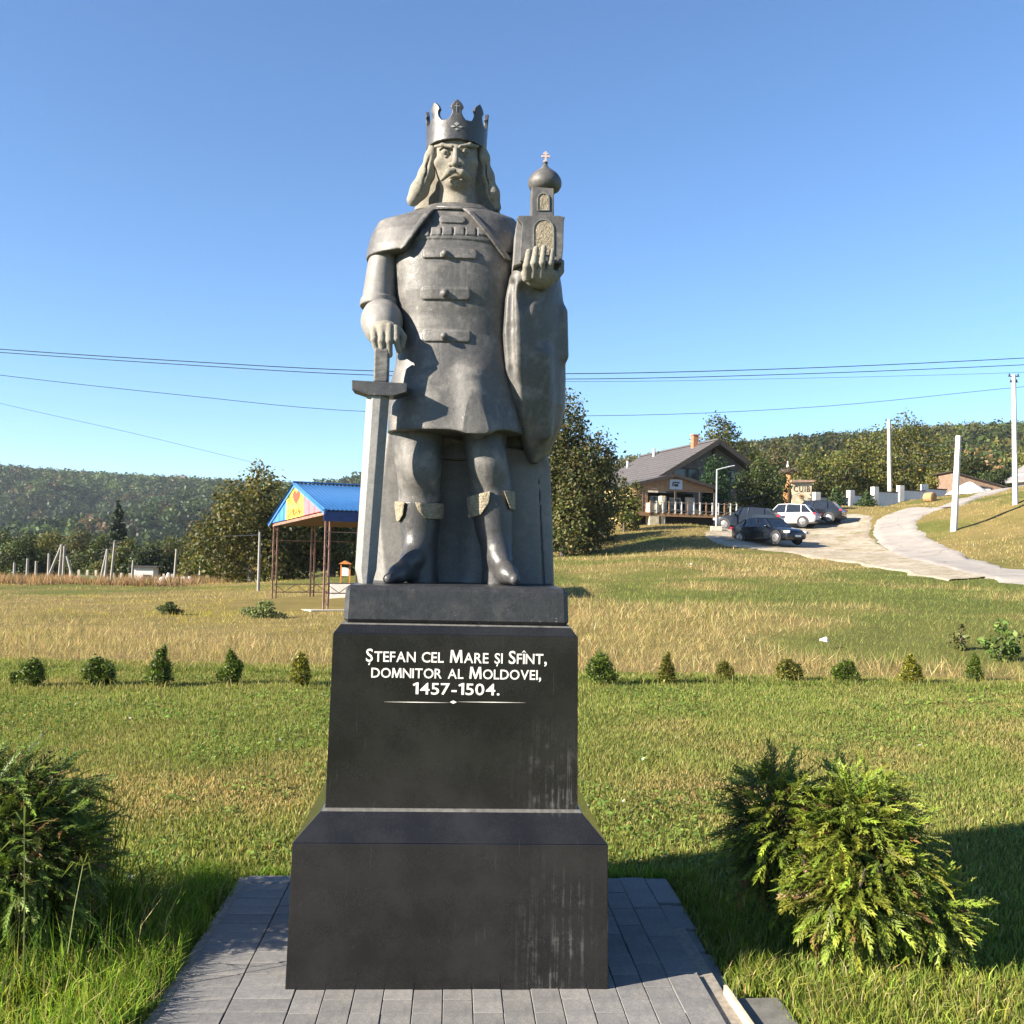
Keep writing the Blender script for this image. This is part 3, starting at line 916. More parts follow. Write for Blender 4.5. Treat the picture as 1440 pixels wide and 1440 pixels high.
# ---- boots with turned-down cuffs
def boot(leg, pts, name, cuffs, toe, heel):
    ops = [('u', Prim(leg.fn, leg.lo, leg.hi), 0)]
    ops = [('u', grow(leg, .003), 0)]
    for i in range(len(toe) - 1):
        ops.append(('u', capsule(L(*toe[i][:3]), L(*toe[i + 1][:3]), toe[i][3], toe[i + 1][3]), .035))
    ops.append(('u', capsule(L(*heel), L(*toe[2][:3]), .040, .030), .025))
    ops.append(('s', slab_poly(polyL([(500, 500), (800, 500), (800, pts[1]), (500, pts[0])], -.08), -.6, .6), .003))
    ops.append(('i', Prim(lambda x, y, z: (Z_T - .004) - z + 0 * x * y, (-1,) * 3, (1,) * 3), 0))
    b = sculpt_obj('boot', ops, .0042, M_DARKG, statue)
    for poly in cuffs:
        c = inter(inter(grow(leg, .016), Prim(lambda x, y, z: -(leg.fn(x, y, z) - .001), leg.lo - .05, leg.hi + .05), 0), slab_poly(polyL(poly, -.09), -.4, .0, .004), .002)
        sculpt_obj('boot_cuff', [('u', c, 0)], .0032, M_CUFF, b)
boot(leg1, (704, 708), 'boot', [[(550, 703), (569, 706), (566, 724), (560, 733), (550, 731)], [(583, 706), (600, 708), (626, 707), (626, 730), (598, 729), (588, 718)]],
     [(589, 760, -.012, .048), (578, 786, -.07, .038), (560, 807, -.15, .030), (546, 814, -.22, .021)], (594, 806, .03))
boot(leg2, (700, 692), 'boot', [[(655, 698), (690, 691), (687, 708), (676, 724), (662, 727.5), (655, 726)], [(708, 690.5), (726, 690), (726, 717), (718, 716)]],
     [(699, 760, -.025, .048), (704, 786, -.085, .039), (714, 807, -.17, .032), (724, 815, -.235, .022)], (702, 808, .0))

# ---- sword standing point down under the right hand
sword = empty('sword', tuple(MON), YAW, 'grey granite longsword standing point down under the statue hand', 'sword')
ys = -.215
m = MB()
ga, gb = L(494.5, 532, ys - .055), L(573, 538, ys - .055)
gt, gbm = L(533, 535.5, ys - .055)[2], L(533, 556, ys - .055)[2]
x0, x1 = ga[0], gb[0]
hgt = gt - gbm
m.prism([(x0, gt), (x0 + .002, gbm + hgt * .35), (x0 + .07, gbm), (x1 - .055, gbm), (x1 - .002, gbm + hgt * .3), (x1, gt - .006)], ys - .055, ys + .055)
m.build('crossguard', M_DARKG, sword, bevel=.003)
a, b = L(537, 494, ys), L(536.5, 536, ys)
ops = [('u', obox(((a[0] + b[0]) / 2, ys, (a[2] + b[2]) / 2), (.030, .032, abs(a[2] - b[2]) / 2 + .01), None, .008), 0)]
for i in range(5):
    z = b[2] + .012 + i * .024
    ops.append(('s', capsule((a[0] - .04, ys - .036, z - .008), (a[0] + .04, ys - .036, z + .008), .004), .003))
sculpt_obj('grip', ops, .003, M_GRAN, sword)
m = MB()
zt, zbm = L(530, 554, ys)[2], Z_T
def sect(pxl, pxr, pxm0, pxm1, py, z):
    xl, xr, xm0, xm1 = (L(q, py, ys)[0] for q in (pxl, pxr, pxm0, pxm1))
    return [(xl, ys, z), (xm0, ys - .045, z), (xm1, ys - .045, z), (xr, ys, z), (xm1, ys + .045, z), (xm0, ys + .045, z)]
S0 = sect(515.5, 548, 526, 537, 556, zt); S1 = sect(499.5, 530, 509.5, 519, 790, zbm + .055); S2 = sect(504.5, 524, 511, 517, 818, zbm - .002)
pts = S0 + S1 + S2
fs = [tuple(range(6)), tuple(reversed(range(12, 18)))]
for r in (0, 6):
    for i in range(6):
        j = (i + 1) % 6
        fs.append((r + i, r + 6 + i, r + 6 + j, r + j))
m.add(pts, fs)
m.build('blade', mat_granite('pale_granite_honed', (.17, .164, .156), (.29, .28, .262), .4, blotch=.3), sword, bevel=.002)

# ---- model church on the left hand
church = empty('model_church', tuple(MON), YAW, 'small grey granite model church with onion dome and cross on the statue palm', 'church model')
yc = -.255
def Lp(px, py, y=yc): p = L(px, py, y); return (p[0], p[2])
m = MB()
m.prism([Lp(731, 367), Lp(790, 370), Lp(792, 350), Lp(793, 308), Lp(795, 305), Lp(785, 303), Lp(729, 303), Lp(727.5, 306), Lp(734, 315)], yc, yc + .17)
m.build('nave', M_GRAN, church, bevel=.003)
m = MB()
m.prism([Lp(722, 373), Lp(734, 369), Lp(734, 316), Lp(728.5, 308), Lp(726, 318)], yc + .012, yc + .16); m.build('side_bevel', M_GRAN2, church, bevel=.003)
m = MB(); m.prism([Lp(748, 305), Lp(779.5, 306), Lp(779.5, 263), Lp(748, 261)], yc + .012, yc + .115); m.build('tower', M_GRAN, church, bevel=.003)
dz = L(766, 266, yc + .065)
prof_d = [(.045, -.012), (.060, -.004), (.069, .012), (.070, .026), (.066, .042), (.054, .060), (.036, .075), (.020, .086), (.011, .097), (.008, .106), (.011, .109), (.011, .113), (.006, .115)]
m = MB(); m.lathe((dz[0], yc + .065, dz[2]), prof_d, 32); m.build('onion_dome', M_GRAN, church, smooth=True)
m = MB(); cb = L(767, 233.5, yc + .065)
m.box((cb[0], yc + .065, cb[2] + .030), (.0075, .007, .062)); m.box((cb[0], yc + .065, cb[2] + .040), (.036, .0074, .0075)); m.box((cb[0], yc + .065, cb[2] + .052), (.020, .0068, .0065)); m.box((cb[0], yc + .065, cb[2] + .017), (.022, .0066, .006), ry=.35)
m.build('cross', simple('pinkish_bronze', (.55, .42, .36), .5, .1, 30, metal=.2), church)
def arch(x0, x1, y0, y1, n=12):
    pts = [Lp(x0, y1), Lp(x1, y1)]
    r = (x1 - x0) / 2; cx_ = (x0 + x1) / 2
    for i in range(n + 1):
        a = math.pi * i / n
        pts.append(Lp(cx_ + r * math.cos(a), y0 + r - r * math.sin(a)))
    return pts
for (x0, x1, y0, y1), yy in (((751, 777.5, 309.5, 358), yc), ((757, 771.5, 271, 294), yc + .012)):
    fr = arch(x0 - 1.6, x1 + 1.6, y0 - 1.6, y1 + 1); inn = arch(x0, x1, y0, y1)
    n = len(inn); m = MB()
    v = [(p[0], yy - .004, p[1]) for p in fr] + [(p[0], yy - .004, p[1]) for p in inn] + [(p[0], yy + .001, p[1]) for p in fr] + [(p[0], yy + .001, p[1]) for p in inn]
    f = []
    for i in range(n):
        j = (i + 1) % n
        f += [(i, j, n + j, n + i), (i, 2 * n + i, 2 * n + j, j), (n + i, n + j, 3 * n + j, 3 * n + i)]
    m.add(v, f); w = m.build('arch_frame', M_GRAN2, church)
    m = MB(); m.prism(inn, yy - .0012, yy + .001); m.build('arch_panel', M_CUFF, church)
# ================================================================== terrain
# ground control points read from the place: (column, row, distance) -> world
def DR(Y):
    """distances on the right-hand slope"""
    t = min(1.0, max(0.0, (Y - 20) / 26)); return Y * (1 + .30 * t * t * (3 - 2 * t))
_cp = []
for px in (0, 240, 480, 720, 960, 1200, 1440):
    for Y in (2.0, 6.0, 10.0, 13.0):
        _cp.append(((px - 720) / 1400 * Y, Y, 0.0))
for px, py, Y in [(0, 864, 24), (0, 841, 32), (0, 823, 46), (120, 822, 48), (240, 826, 46), (250, 852, 27), (330, 838, 36), (430, 864, 25), (330, 824, 60), (60, 822, 62), (200, 824, 62),
                  (560, 812, 45), (650, 805, 45), (700, 850, 26),
                  (850, 885, 20), (850, 832, 29), (790, 806, 36), (900, 792, 37), (850, 770, 46), (905, 748, 50), (960, 760, 46), (1000, 752, 48), (1075, 766, 46.5), (1150, 750, 52),
                  (1130, 800, 36), (1000, 800, 35), (1000, 850, 25), (1300, 808, 34), (1440, 826, 30), (1440, 803, 35), (1200, 870, 22), (1440, 880, 20), (1330, 850, 25),
                  (1200, 780, 42), (1180, 738, 56), (1240, 717, 68), (1330, 709, 78), (1250, 706, 73), (1120, 728, 60), (1160, 712, 68),
                  (1300, 742, 49), (1340, 748, 46), (1300, 775, 42), (1400, 702, 53), (1440, 692, 51), (1430, 708, 48.5), (1440, 765, 40), (1370, 765, 41),
                  (900, 736, 58), (1000, 738, 60), (860, 742, 60), (1060, 730, 64), (1440, 680, 80), (1370, 700, 84)]:
    _cp.append(tuple(at(px, py, DR(Y) if px > 770 else Y)))
_cp += [(-14, 90, -2.6), (-45, 90, -2.9), (-75, 110, -3.2), (-45, 150, -3.0), (-110, 160, -3.0), (0, 95, .6), (20, 122, 6.0), (50, 122, 9), (85, 122, 13), (30, 95, 5.2),
        (-250, 200, 0), (-40, 30, -.2), (-60, 10, 0), (40, 20, 1.4), (60, 45, 6.0), (95, 70, 11), (30, -5, .3), (-20, -10, 0), (0, -12, 0), (150, 80, 18), (-150, 60, -1.2)]
for x, y, z in [(-18, 150, 1.2), (-10, 240, 8), (-40, 190, 1.6), (-110, 190, 1.6), (-60, 300, 10), (-150, 300, 10), (-60, 400, 23.5), (-130, 400, 24.5), (-220, 400, 28), (-300, 420, 30), (-60, 480, 23), (-250, 500, 28), (0, 420, 26)]:
    _cp.append((x * 2.2, y * 2.2, 1.6 + (z - 1.6) * 2.2))
for x, y, z in [(20, 160, 11), (60, 160, 16), (110, 160, 20), (15, 250, 19), (60, 250, 27), (130, 250, 33.5), (200, 250, 37), (10, 330, 21), (120, 400, 40), (40, 120, 9), (90, 120, 14)]:
    _cp.append((x * 1.8, y * 1.8, 1.6 + (z - 1.6) * 1.8))
_cp += [(0, 1300, 58), (-700, 1300, 60), (600, 1200, 80), (600, 400, 70), (-900, 500, 30)]
_cp = np.array(_cp, float)
_CS = 60.0
def _tps(r2): return np.where(r2 > 1e-12, .5 * r2 * np.log(np.maximum(r2, 1e-12)), 0.0)
_XY = _cp[:, :2] / _CS
_n = len(_cp)
_A = np.zeros((_n + 3, _n + 3))
_A[:_n, :_n] = _tps(((_XY[:, None] - _XY[None]) ** 2).sum(-1)) + np.eye(_n) * 2e-4
_A[:_n, _n] = 1; _A[:_n, _n + 1:] = _XY; _A[_n:, :_n] = _A[:_n, _n:].T
_W = np.linalg.solve(_A, np.concatenate([_cp[:, 2], np.zeros(3)]))
def zg(x, y):
    """height of the ground"""
    x = np.asarray(x, float); y = np.asarray(y, float)
    sh = x.shape
    P = np.stack([x.ravel(), y.ravel()], 1)
    out = np.empty(len(P))
    for i in range(0, len(P), 20000):
        q = np.clip(P[i:i + 20000], (-900, -25), (900, 1300)) / _CS
        r2 = ((q[:, None] - _XY[None]) ** 2).sum(-1)
        out[i:i + 20000] = _tps(r2) @ _W[:_n] + _W[_n] + q @ _W[_n + 1:]
    yy = P[:, 1]; xx = P[:, 0]
    k = np.clip((yy - 12.5) / 5.0, 0, 1); k = k * k * (3 - 2 * k)
    a = np.clip((yy - 300) / 160, 0, 1) * np.clip((880 - yy) / 180, 0, 1) * np.clip((20 - xx) / 60, 0, 1)
    out = out + (fbm(xx, yy * .55, 150, 77) - .5) * 95 * a          # spurs and gullies of the far hillside
    out = out * k - .036 * (1 - k)
    return out.reshape(sh) if sh else float(out[0])
def ground_hit(px, py, lo=5.0, hi=300.0):
    """first point of the ground seen at a picture position"""
    d = ray(px, py); d = d / d[1]
    ys = np.geomspace(lo, hi, 400)
    P = d[None] * ys[:, None]
    g = zg(P[:, 0], P[:, 1]) - (P[:, 2] + CAM_H)
    i = np.argmax(g > 0) if (g > 0).any() else len(ys) - 1
    return np.array([P[i, 0], P[i, 1], zg(P[i, 0], P[i, 1])])
def vnoise(x, y, s, seed=0):
    """smooth value noise for laying out patches"""
    x = np.asarray(x) / s; y = np.asarray(y) / s
    xi, yi = np.floor(x).astype(np.int64), np.floor(y).astype(np.int64)
    fx, fy = x - xi, y - yi
    fx, fy = fx * fx * (3 - 2 * fx), fy * fy * (3 - 2 * fy)
    def h(a, b):
        v = np.sin(a * 127.1 + b * 311.7 + seed * 74.7) * 43758.5453
        return v - np.floor(v)
    return (h(xi, yi) * (1 - fx) + h(xi + 1, yi) * fx) * (1 - fy) + (h(xi, yi + 1) * (1 - fx) + h(xi + 1, yi + 1) * fx) * fy
def fbm(x, y, s, seed=0):
    return (vnoise(x, y, s, seed) * .5 + vnoise(x, y, s / 2.1, seed + 3) * .3 + vnoise(x, y, s / 4.3, seed + 7) * .2)

def mat_ground():
    t = NT('ground_soil_and_sward')
    co = t.coords('Object')
    a = t.n('ShaderNodeAttribute', attribute_name='Col')
    n1 = t.noise(co, .9, 6, .65)
    n2 = t.noise(co, 24, 5, .7)
    c = t.mix(a.outputs[0], t.ramp(n1, [(.3, (.72, .75, .7)), (.7, (1.25, 1.2, 1.1))]), .8, 'MULTIPLY')
    c = t.mix(c, t.ramp(n2, [(.3, (.6, .62, .55)), (.7, (1.3, 1.28, 1.2))]), .7, 'MULTIPLY')
    t.pbsdf(c, .95, .1, 0, n2, .8, .05)
    return t.m
def axis(breaks):
    out = []
    for a, b, n in breaks: out += list(np.linspace(a, b, n, endpoint=False))
    return np.array(out + [breaks[-1][1]])
gx = axis([(-4000, -900, 5), (-900, -120, 60), (-120, -40, 40), (-40, -12, 56), (-12, 12, 60), (12, 50, 80), (50, 120, 35), (120, 700, 50), (700, 4000, 6)])
gy = axis([(-400, -25, 5), (-25, 0, 12), (0, 16, 40), (16, 90, 130), (90, 200, 44), (200, 1300, 110), (1300, 5000, 6)])
GX, GY = np.meshgrid(gx, gy)
GZ = zg(GX, GY)
GZ += (fbm(GX, GY, 3.0, 5) - .5) * .22 * np.clip((GY - 13.5) / 6, 0, 1)
COLG = np.array([.05, .06, .018])[None] + 0 * GX.ravel()[:, None]
def sward_colour(x, y):
    """colour of the turf itself: mown lawn, straw-dry meadow, greener lenses"""
    far = np.clip((y - 12.4) / 1.0, 0, 1)[:, None]
    p = fbm(x, y, 2.3, 1)[:, None]; q = fbm(x, y, 9.0, 2)[:, None]
    lawn = np.array([.165, .215, .04]) * (1 - p) + np.array([.225, .225, .062]) * p
    dry = np.array([.40, .295, .13]) * (1 - p) + np.array([.31, .26, .09]) * p
    green = np.array([.18, .205, .05])
    # greener belts on the slope and in the meadow
    gmask = np.clip((q - .47) * 7, 0, 1)
    slope = np.clip((x - 1) / 4, 0, 1)[:, None]
    band = np.clip(1.5 - np.abs(y - 33 - .12 * x) / 9.0, 0, 1)[:, None] * slope
    gmask = np.clip(gmask * .85 + band * 1.0 * np.clip((fbm(x, y, 5.0, 8)[:, None] - .3) * 3.5, 0, 1), 0, 1)
    mead = dry * (1 - gmask) + green * gmask
    out = lawn * (1 - far) + mead * far
    wood = np.clip(np.maximum(((y - 128 - .0 * x) / 8) * (x > 14), ((y - 125) / 10) * (x <= 14)), 0, 1)[:, None]
    return out * (1 - wood) + np.array([.035, .05, .018]) * wood
COLG = sward_colour(GX.ravel(), GY.ravel()) * .55
nyy, nxx = GX.shape
ii = np.arange((nyy - 1) * nxx).reshape(nyy - 1, nxx)[:, :-1].ravel()
GF = np.stack([ii, ii + 1, ii + 1 + nxx, ii + nxx], 1)
ground = np_mesh('ground', np.stack([GX.ravel(), GY.ravel(), GZ.ravel()], 1), GF, mat_ground(), None, True, COLG)
tag(ground, kind='structure')

# ---- road and the bare parking ground: sheets laid a little above the ground
def sheet(name, left, right, mat, lift, n_across=14, kind='structure', n_along=70):
    """ribbon between two edge lines (lists of world xy), draped on the terrain"""
    def resample(P, n):
        P = np.array(P, float)
        # smooth Catmull-Rom
        Q = np.concatenate([[2 * P[0] - P[1]], P, [2 * P[-1] - P[-2]]])
        t = np.linspace(0, len(P) - 1 - 1e-6, n); i = t.astype(int); f = (t - i)[:, None]
        a, b, c, d = Q[i], Q[i + 1], Q[i + 2], Q[i + 3]
        return .5 * ((2 * b) + (c - a) * f + (2 * a - 5 * b + 4 * c - d) * f ** 2 + (3 * b - a - 3 * c + d) * f ** 3)
    A, B = resample(left, n_along), resample(right, n_along)
    s = np.linspace(0, 1, n_across)[None, :, None]
    P = A[:, None] * (1 - s) + B[:, None] * s
    wob = (fbm(P[..., 0], P[..., 1], 1.4, 21) - .5)
    edge = np.minimum(s[..., 0], 1 - s[..., 0])
    P[..., 0] += wob * .9 * (edge < .1)
    z = zg(P[..., 0], P[..., 1]) + (fbm(P[..., 0], P[..., 1], 3.0, 5) - .5) * .22 * np.clip((P[..., 1] - 13.5) / 6, 0, 1)
    z = z + lift - .12 * (edge < .01)
    na, nc = P.shape[:2]
    i2 = np.arange((na - 1) * nc).reshape(na - 1, nc)[:, :-1].ravel()
    F = np.stack([i2, i2 + 1, i2 + 1 + nc, i2 + nc], 1)
    o = np_mesh(name, np.stack([P[..., 0].ravel(), P[..., 1].ravel(), z.ravel()], 1), F, mat, None, True)
    return tag(o, kind=kind)
def gp(px, py, lo=14): return tuple(ground_hit(px, py, lo)[:2])
def mat_dirt():
    t = NT('pale_stony_dirt')
    co = t.coords('Object')
    n1, n2, n3 = t.noise(co, .35, 6, .65), t.noise(co, 3.5, 5, .7), t.noise(co, 22, 3, .6)
    c = t.ramp(n1, [(.3, (.25, .205, .145)), (.5, (.37, .32, .25)), (.72, (.45, .40, .325))])
    c = t.mix(c, t.ramp(n2, [(.35, (.65, .62, .55)), (.6, (1.1, 1.1, 1.08))]), .8, 'MULTIPLY')
    gm = t.ramp(t.noise(co, .8, 6, .7), [(.54, 0.0), (.64, .8)])
    c = t.mix(c, (.2, .17, .07), gm)
    t.pbsdf(c, .95, .1, 0, n3, .7, .04)
    return t.m
def mat_road():
    t = NT('worn_pale_asphalt')
    co = t.coords('Object')
    n1, n2 = t.noise(co, .5, 6, .65), t.noise(co, 30, 4, .7)
    c = t.ramp(n1, [(.3, (.25, .225, .2)), (.7, (.36, .325, .285))])
    c = t.mix(c, t.ramp(n2, [(.3, (.8, .8, .8)), (.7, (1.15, 1.15, 1.15))]), .8, 'MULTIPLY')
    v = t.n('ShaderNodeTexVoronoi', feature='DISTANCE_TO_EDGE'); v.inputs['Scale'].default_value = .55
    t.l(co, v.inputs['Vector'])
    cr = t.ramp(v.outputs['Distance'], [(.004, .5), (.02, 1.0)])
    c = t.mix(c, cr, .6, 'MULTIPLY')
    t.pbsdf(c, .9, .25, 0, n2, .4, .01)
    return t.m
_dl = [gp(1330, 818), gp(1230, 800), gp(1150, 786), gp(1080, 775), gp(1000, 766), gp(985, 752), gp(1000, 745)]
_dr = [gp(1440, 806), gp(1330, 792), gp(1260, 775), gp(1225, 752), gp(1230, 735), gp(1225, 722), gp(1165, 722)]
dirt = sheet('parking_ground', _dl, _dr, mat_dirt(), .05, 22)
_g0, _g1 = np.array(gp(1440, 824)), np.array(gp(1440, 800))
_rl = [tuple(_g0 + (14, -3.5)), tuple(_g0 + (6, -1.2)), gp(1440, 824), gp(1390, 815), gp(1330, 803), gp(1272, 786), gp(1235, 765), gp(1225, 745), gp(1240, 728), gp(1275, 716), gp(1330, 709), (52.5, 107.0)]
_rr = [tuple(_g1 + (14, -3.5)), tuple(_g1 + (6, -1.2)), gp(1440, 800), gp(1400, 793), gp(1355, 781), gp(1318, 764), gp(1296, 750), gp(1292, 737), gp(1305, 724), gp(1335, 714), gp(1362, 707), (54.5, 103.5)]
road = sheet('road', _rl, _rr, mat_road(), .09, 10, n_along=110)

# ================================================================== paving round the pedestal
paving = tag(MB().box((0, 0, 0), (2.02, 4.4, .04)).build('paving', simple('jointing_sand', (.24, .215, .18), .95, .25, 40, bump=.4)), kind='structure')
PX0, PX1 = -1.03, 1.03
paving.location = (MON[0] + _s * 1.52, MON[1] - _c * 1.52, -.025)
paving.rotation_euler = (0, 0, YAW)
M_PAVE = []
for i, k in enumerate((.92, 1.0, 1.1)):
    M_PAVE.append(mat_granite('grey_paver_%d' % i, tuple(c * k for c in (.112, .109, .106)), tuple(c * k for c in (.195, .19, .183)), .8, 300, .25, .003, .2, (.3, .27, .22)))
def paver(cx_, cy_, w, l, h=.0):
    x, y = cx_ * 1.0, cy_
    m = MB().box((0, 0, 0), (w - .0028, l - .0028, .05))
    o = m.build('paver', random.choice(M_PAVE), paving, bevel=.002, seg=1)
    o.location = (x, y, .008 + h + random.uniform(-.0018, .0018)); o.rotation_euler = (random.uniform(-.005, .005), random.uniform(-.005, .005), random.uniform(-.004, .004))
    return o
OY = 1.52                     # pedestal centre in the paving's own frame
yb = OY + .66                 # back edge
y_min = OY - 1.62
# field of pavers: lengthwise bricks in front, crosswise ones along the left flank
def under_ped(x, y, w, l): return abs(x) + 0 < .583 - w / 2 + .02 and abs(y - OY) < .583 - l / 2 + .02
cw = .1052
n_c = 17
for c in range(n_c):
    x = -.985 + cw * (c + .5) + .02
    left = c < 4
    y = yb
    if left and c % 2 == 0:
        r = 0
        while y - .1 > y_min:           # crosswise pairs
            off = (r % 2) * 0.0
            if not under_ped(x + cw / 2, y - .05, .2, .1): paver(x + cw / 2, y - .05, .2085, .101)
            y -= .101; r += 1
        continue
    if left: continue
    y -= .1 * (c % 2) + .02
    if c % 2 and not under_ped(x, yb - .055, cw, .1): paver(x, yb - .06, cw, .1)
    while y - .2 > y_min - .1:
        if not under_ped(x, y - .1, cw, .2): paver(x, y - .1, cw, .2)
        y -= .201
# border stones on the right, two of them sunk and broken at the edge
y = yb
k = 0
while y > y_min:
    l = (.42, .33, .36, .5, .5)[k % 5]
    w = .125
    m = MB().box((0, 0, 0), (w, l - .008, .07)); o = m.build('border_stone', M_PAVE[1], paving, bevel=.004, seg=1)
    o.location = (.885, y - l / 2, -.002); o.rotation_euler = (0, .012 * (k == 2), .003)
    y -= l; k += 1
y = yb; k = 0
while y > OY - .62:
    l = (.35, .28, .22, .3)[k % 4]
    m = MB().box((0, 0, 0), (.11 - .02 * (k == 2), l - .012, .08)); o = m.build('kerb_stone', M_PAVE[2], paving, bevel=.008 if k < 2 else .014, seg=2)
    o.location = (1.006, y - l / 2, -.010 - .008 * k); o.rotation_euler = (.01 * k, .02 * k, -.015 * k)
    y -= l; k += 1
# ---- pit with formwork at the right edge
wd = (MON[0] + _c * 1.005 - _s * (-.97), MON[1] + _s * 1.005 + _c * (-.97), 0)
board = MB().box((0, 0, .02), (.012, 1.0, .09)).build('board', simple('raw_formwork_plank', (.52, .44, .3), .8, .2, 14, bump=.3))
board.location = (wd[0] + .03, wd[1] - .13, -.035); board.rotation_euler = (0, 0, YAW + .035)
tag(board, 'thin raw wooden plank set on edge along the paving', 'plank')
slab = MB().box((0, 0, .015), (.16, .9, .05)).build('concrete_slab', simple('damp_dark_concrete', (.13, .125, .11), .8, .25, 18, bump=.3), bevel=.006)
slab.location = (wd[0] + .13, wd[1] - .12, -.035); slab.rotation_euler = (0, 0, YAW + .035)
tag(slab, 'dark weathered concrete slab between plank and grass', 'slab')
# ================================================================== vegetation
M_LEAF = leafmat('leaf_tissue', .32, .55, .25)
M_GRASS = leafmat('grass_blade', .38, .6, .2)
M_NEEDLE = leafmat('thuja_scale_leaf', .22, .5, .3)
M_BARK = simple('grey_brown_bark', (.10, .08, .06), .9, .35, 6, bump=.6, bdist=.02)

def blades(P, h, w, lean, az, col, segs=2):
    """grass blades: arrays of roots, heights, widths, leans, headings and colours"""
    n = len(P)
    side = np.stack([-np.sin(az + 1.3), np.cos(az + 1.3), 0 * az], 1) * (w / 2)[:, None]
    fwd = np.stack([np.cos(az), np.sin(az), 0 * az], 1)
    up = np.array([0, 0, 1.0])
    tip = P + up * (h * np.cos(lean))[:, None] + fwd * (h * np.sin(lean))[:, None]
    if segs == 1:
        V = np.stack([P - side, P + side, tip], 1).reshape(-1, 3)
        F = np.arange(3 * n).reshape(n, 3)
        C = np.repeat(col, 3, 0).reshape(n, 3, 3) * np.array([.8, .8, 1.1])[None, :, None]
        return V, F, C.reshape(-1, 3)
    mid = P + up * (h * .58 * np.cos(lean * .45))[:, None] + fwd * (h * .58 * np.sin(lean * .45))[:, None]
    V = np.stack([P - side, P + side, mid - side * .75, mid + side * .75, tip], 1).reshape(-1, 3)
    b = (np.arange(n) * 5)[:, None]
    F = np.concatenate([b + np.array([[0, 1, 3]]), b + np.array([[0, 3, 2]]), b + np.array([[2, 3, 4]])])
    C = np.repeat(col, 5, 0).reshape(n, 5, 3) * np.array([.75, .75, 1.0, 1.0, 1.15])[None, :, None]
    return V, F, C.reshape(-1, 3)
def join_geo(parts):
    V, F, C, b = [], [], [], 0
    for v, f, c in parts:
        V.append(v); F.append(f + b); C.append(c); b += len(v)
    return np.concatenate(V), np.concatenate(F), np.concatenate(C)
def in_paving(x, y, mg=0.0):
    dx, dy = x - MON[0], y - MON[1]
    lx, ly = dx * _c + dy * _s, -dx * _s + dy * _c
    right = np.where(ly < -.6, 1.19, 1.06)
    return (lx > -1.01 - mg) & (lx < right + mg) & (ly < .675 + mg) & (ly > -4)
def polar_sample(n, y0, y1, half, power):
    """roots thinning out with distance: density falls as y**-power"""
    u = RNG.random(n)
    e = 2 - power
    y = (y0 ** e + u * (y1 ** e - y0 ** e)) ** (1 / e)
    x = (RNG.random(n) * 2 - 1) * (half * y + 1.0)
    return x, y
def hue(col, n, dv=.25, dh=.12):
    v = np.exp(RNG.normal(0, dv, n))[:, None]
    t = RNG.normal(0, dh, (n, 3))
    return np.clip(col * v * (1 + t), .004, .9)

# ---- mown lawn
N = 430000
x, y = polar_sample(N, 2.7, 13.6, .62, 1.15)
keep = ~in_paving(x, y, -.015)
x, y = x[keep], y[keep]; n = len(x)
col = sward_colour(x, np.minimum(y, 12.0))
pat = fbm(x, y, 1.6, 31); tone = fbm(x, y, .45, 33)
dry = np.clip((pat - .60) * 6, 0, 1) * np.clip((y - 4.2) / 1.5, 0, 1)
d1 = np.clip(1 - np.hypot((x + 2.6) / 1.5, (y - 6.6) / .9), 0, 1); d2 = np.clip(1 - np.hypot((x - 1.5) / .9, (y - 6.8) / .9), 0, 1)
dry = np.clip(dry * .7 + (d1 + d2) * 1.6 * (tone > .3), 0, 1)[:, None]
lush = np.clip((5.6 - y) / 1.6, 0, 1)[:, None]
col = col * (1 - .45 * lush) + np.array([.13, .22, .025]) * .45 * lush
col = col * (1 - dry * .85) + np.array([.33, .245, .10]) * dry * .85
straw = RNG.random(n) < .07
col[straw] = np.array([.42, .34, .16])
col = hue(col, n, .2, .08) * (.8 + .4 * tone)[:, None]
hgt = (.022 + .026 * RNG.random(n)) * (1 + .5 * (tone - .5)) * (1 + 1.1 * lush[:, 0] * RNG.random(n)) * (1 - .35 * dry[:, 0])
wid = (.0028 + .0022 * RNG.random(n)) * (1 + y / 8.0)
near = y < 7.0
parts = []
P = np.stack([x, y, zg(x, y)], 1)
az = RNG.random(n) * 6.283; ln = np.abs(RNG.normal(.35, .35, n))
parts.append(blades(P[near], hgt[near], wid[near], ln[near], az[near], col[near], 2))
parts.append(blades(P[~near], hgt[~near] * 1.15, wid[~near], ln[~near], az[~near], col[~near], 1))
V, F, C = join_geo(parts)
tag(np_mesh('lawn_grass', V, F, M_GRASS, None, False, C), 'short mown lawn grass around the monument, green with dry patches', 'grass', kind='stuff')

# ---- clover and plantain patches in the lawn
N = 60000
x, y = polar_sample(N, 2.8, 12.5, .6, 1.3)
k = ~in_paving(x, y, .0) & (fbm(x, y, .9, 81) > .54); x, y = x[k], y[k]; n = len(x)
a = RNG.random(n) * 6.283; r = (.006 + .008 * RNG.random(n)) * (1 + y / 14); z = zg(x, y) + .018 + .03 * RNG.random(n)
c, s_ = np.cos(a), np.sin(a); tl = RNG.normal(0, .35, (2, n))
def _q(u, v): return np.stack([x + r * (u * c - v * s_), y + r * (u * s_ + v * c), z + r * (u * tl[0] + v * tl[1])], 1)
V = np.stack([_q(-1, 0), _q(-.1, -.6), _q(1, 0), _q(-.1, .6)], 1).reshape(-1, 3)
C = hue(np.array([(.14, .22, .04), (.18, .25, .05), (.11, .18, .035)])[RNG.integers(0, 3, n)], n, .2, .06)
wf = RNG.random(n) < .003; r[wf] *= .5; C[wf] = np.array([.6, .58, .5])
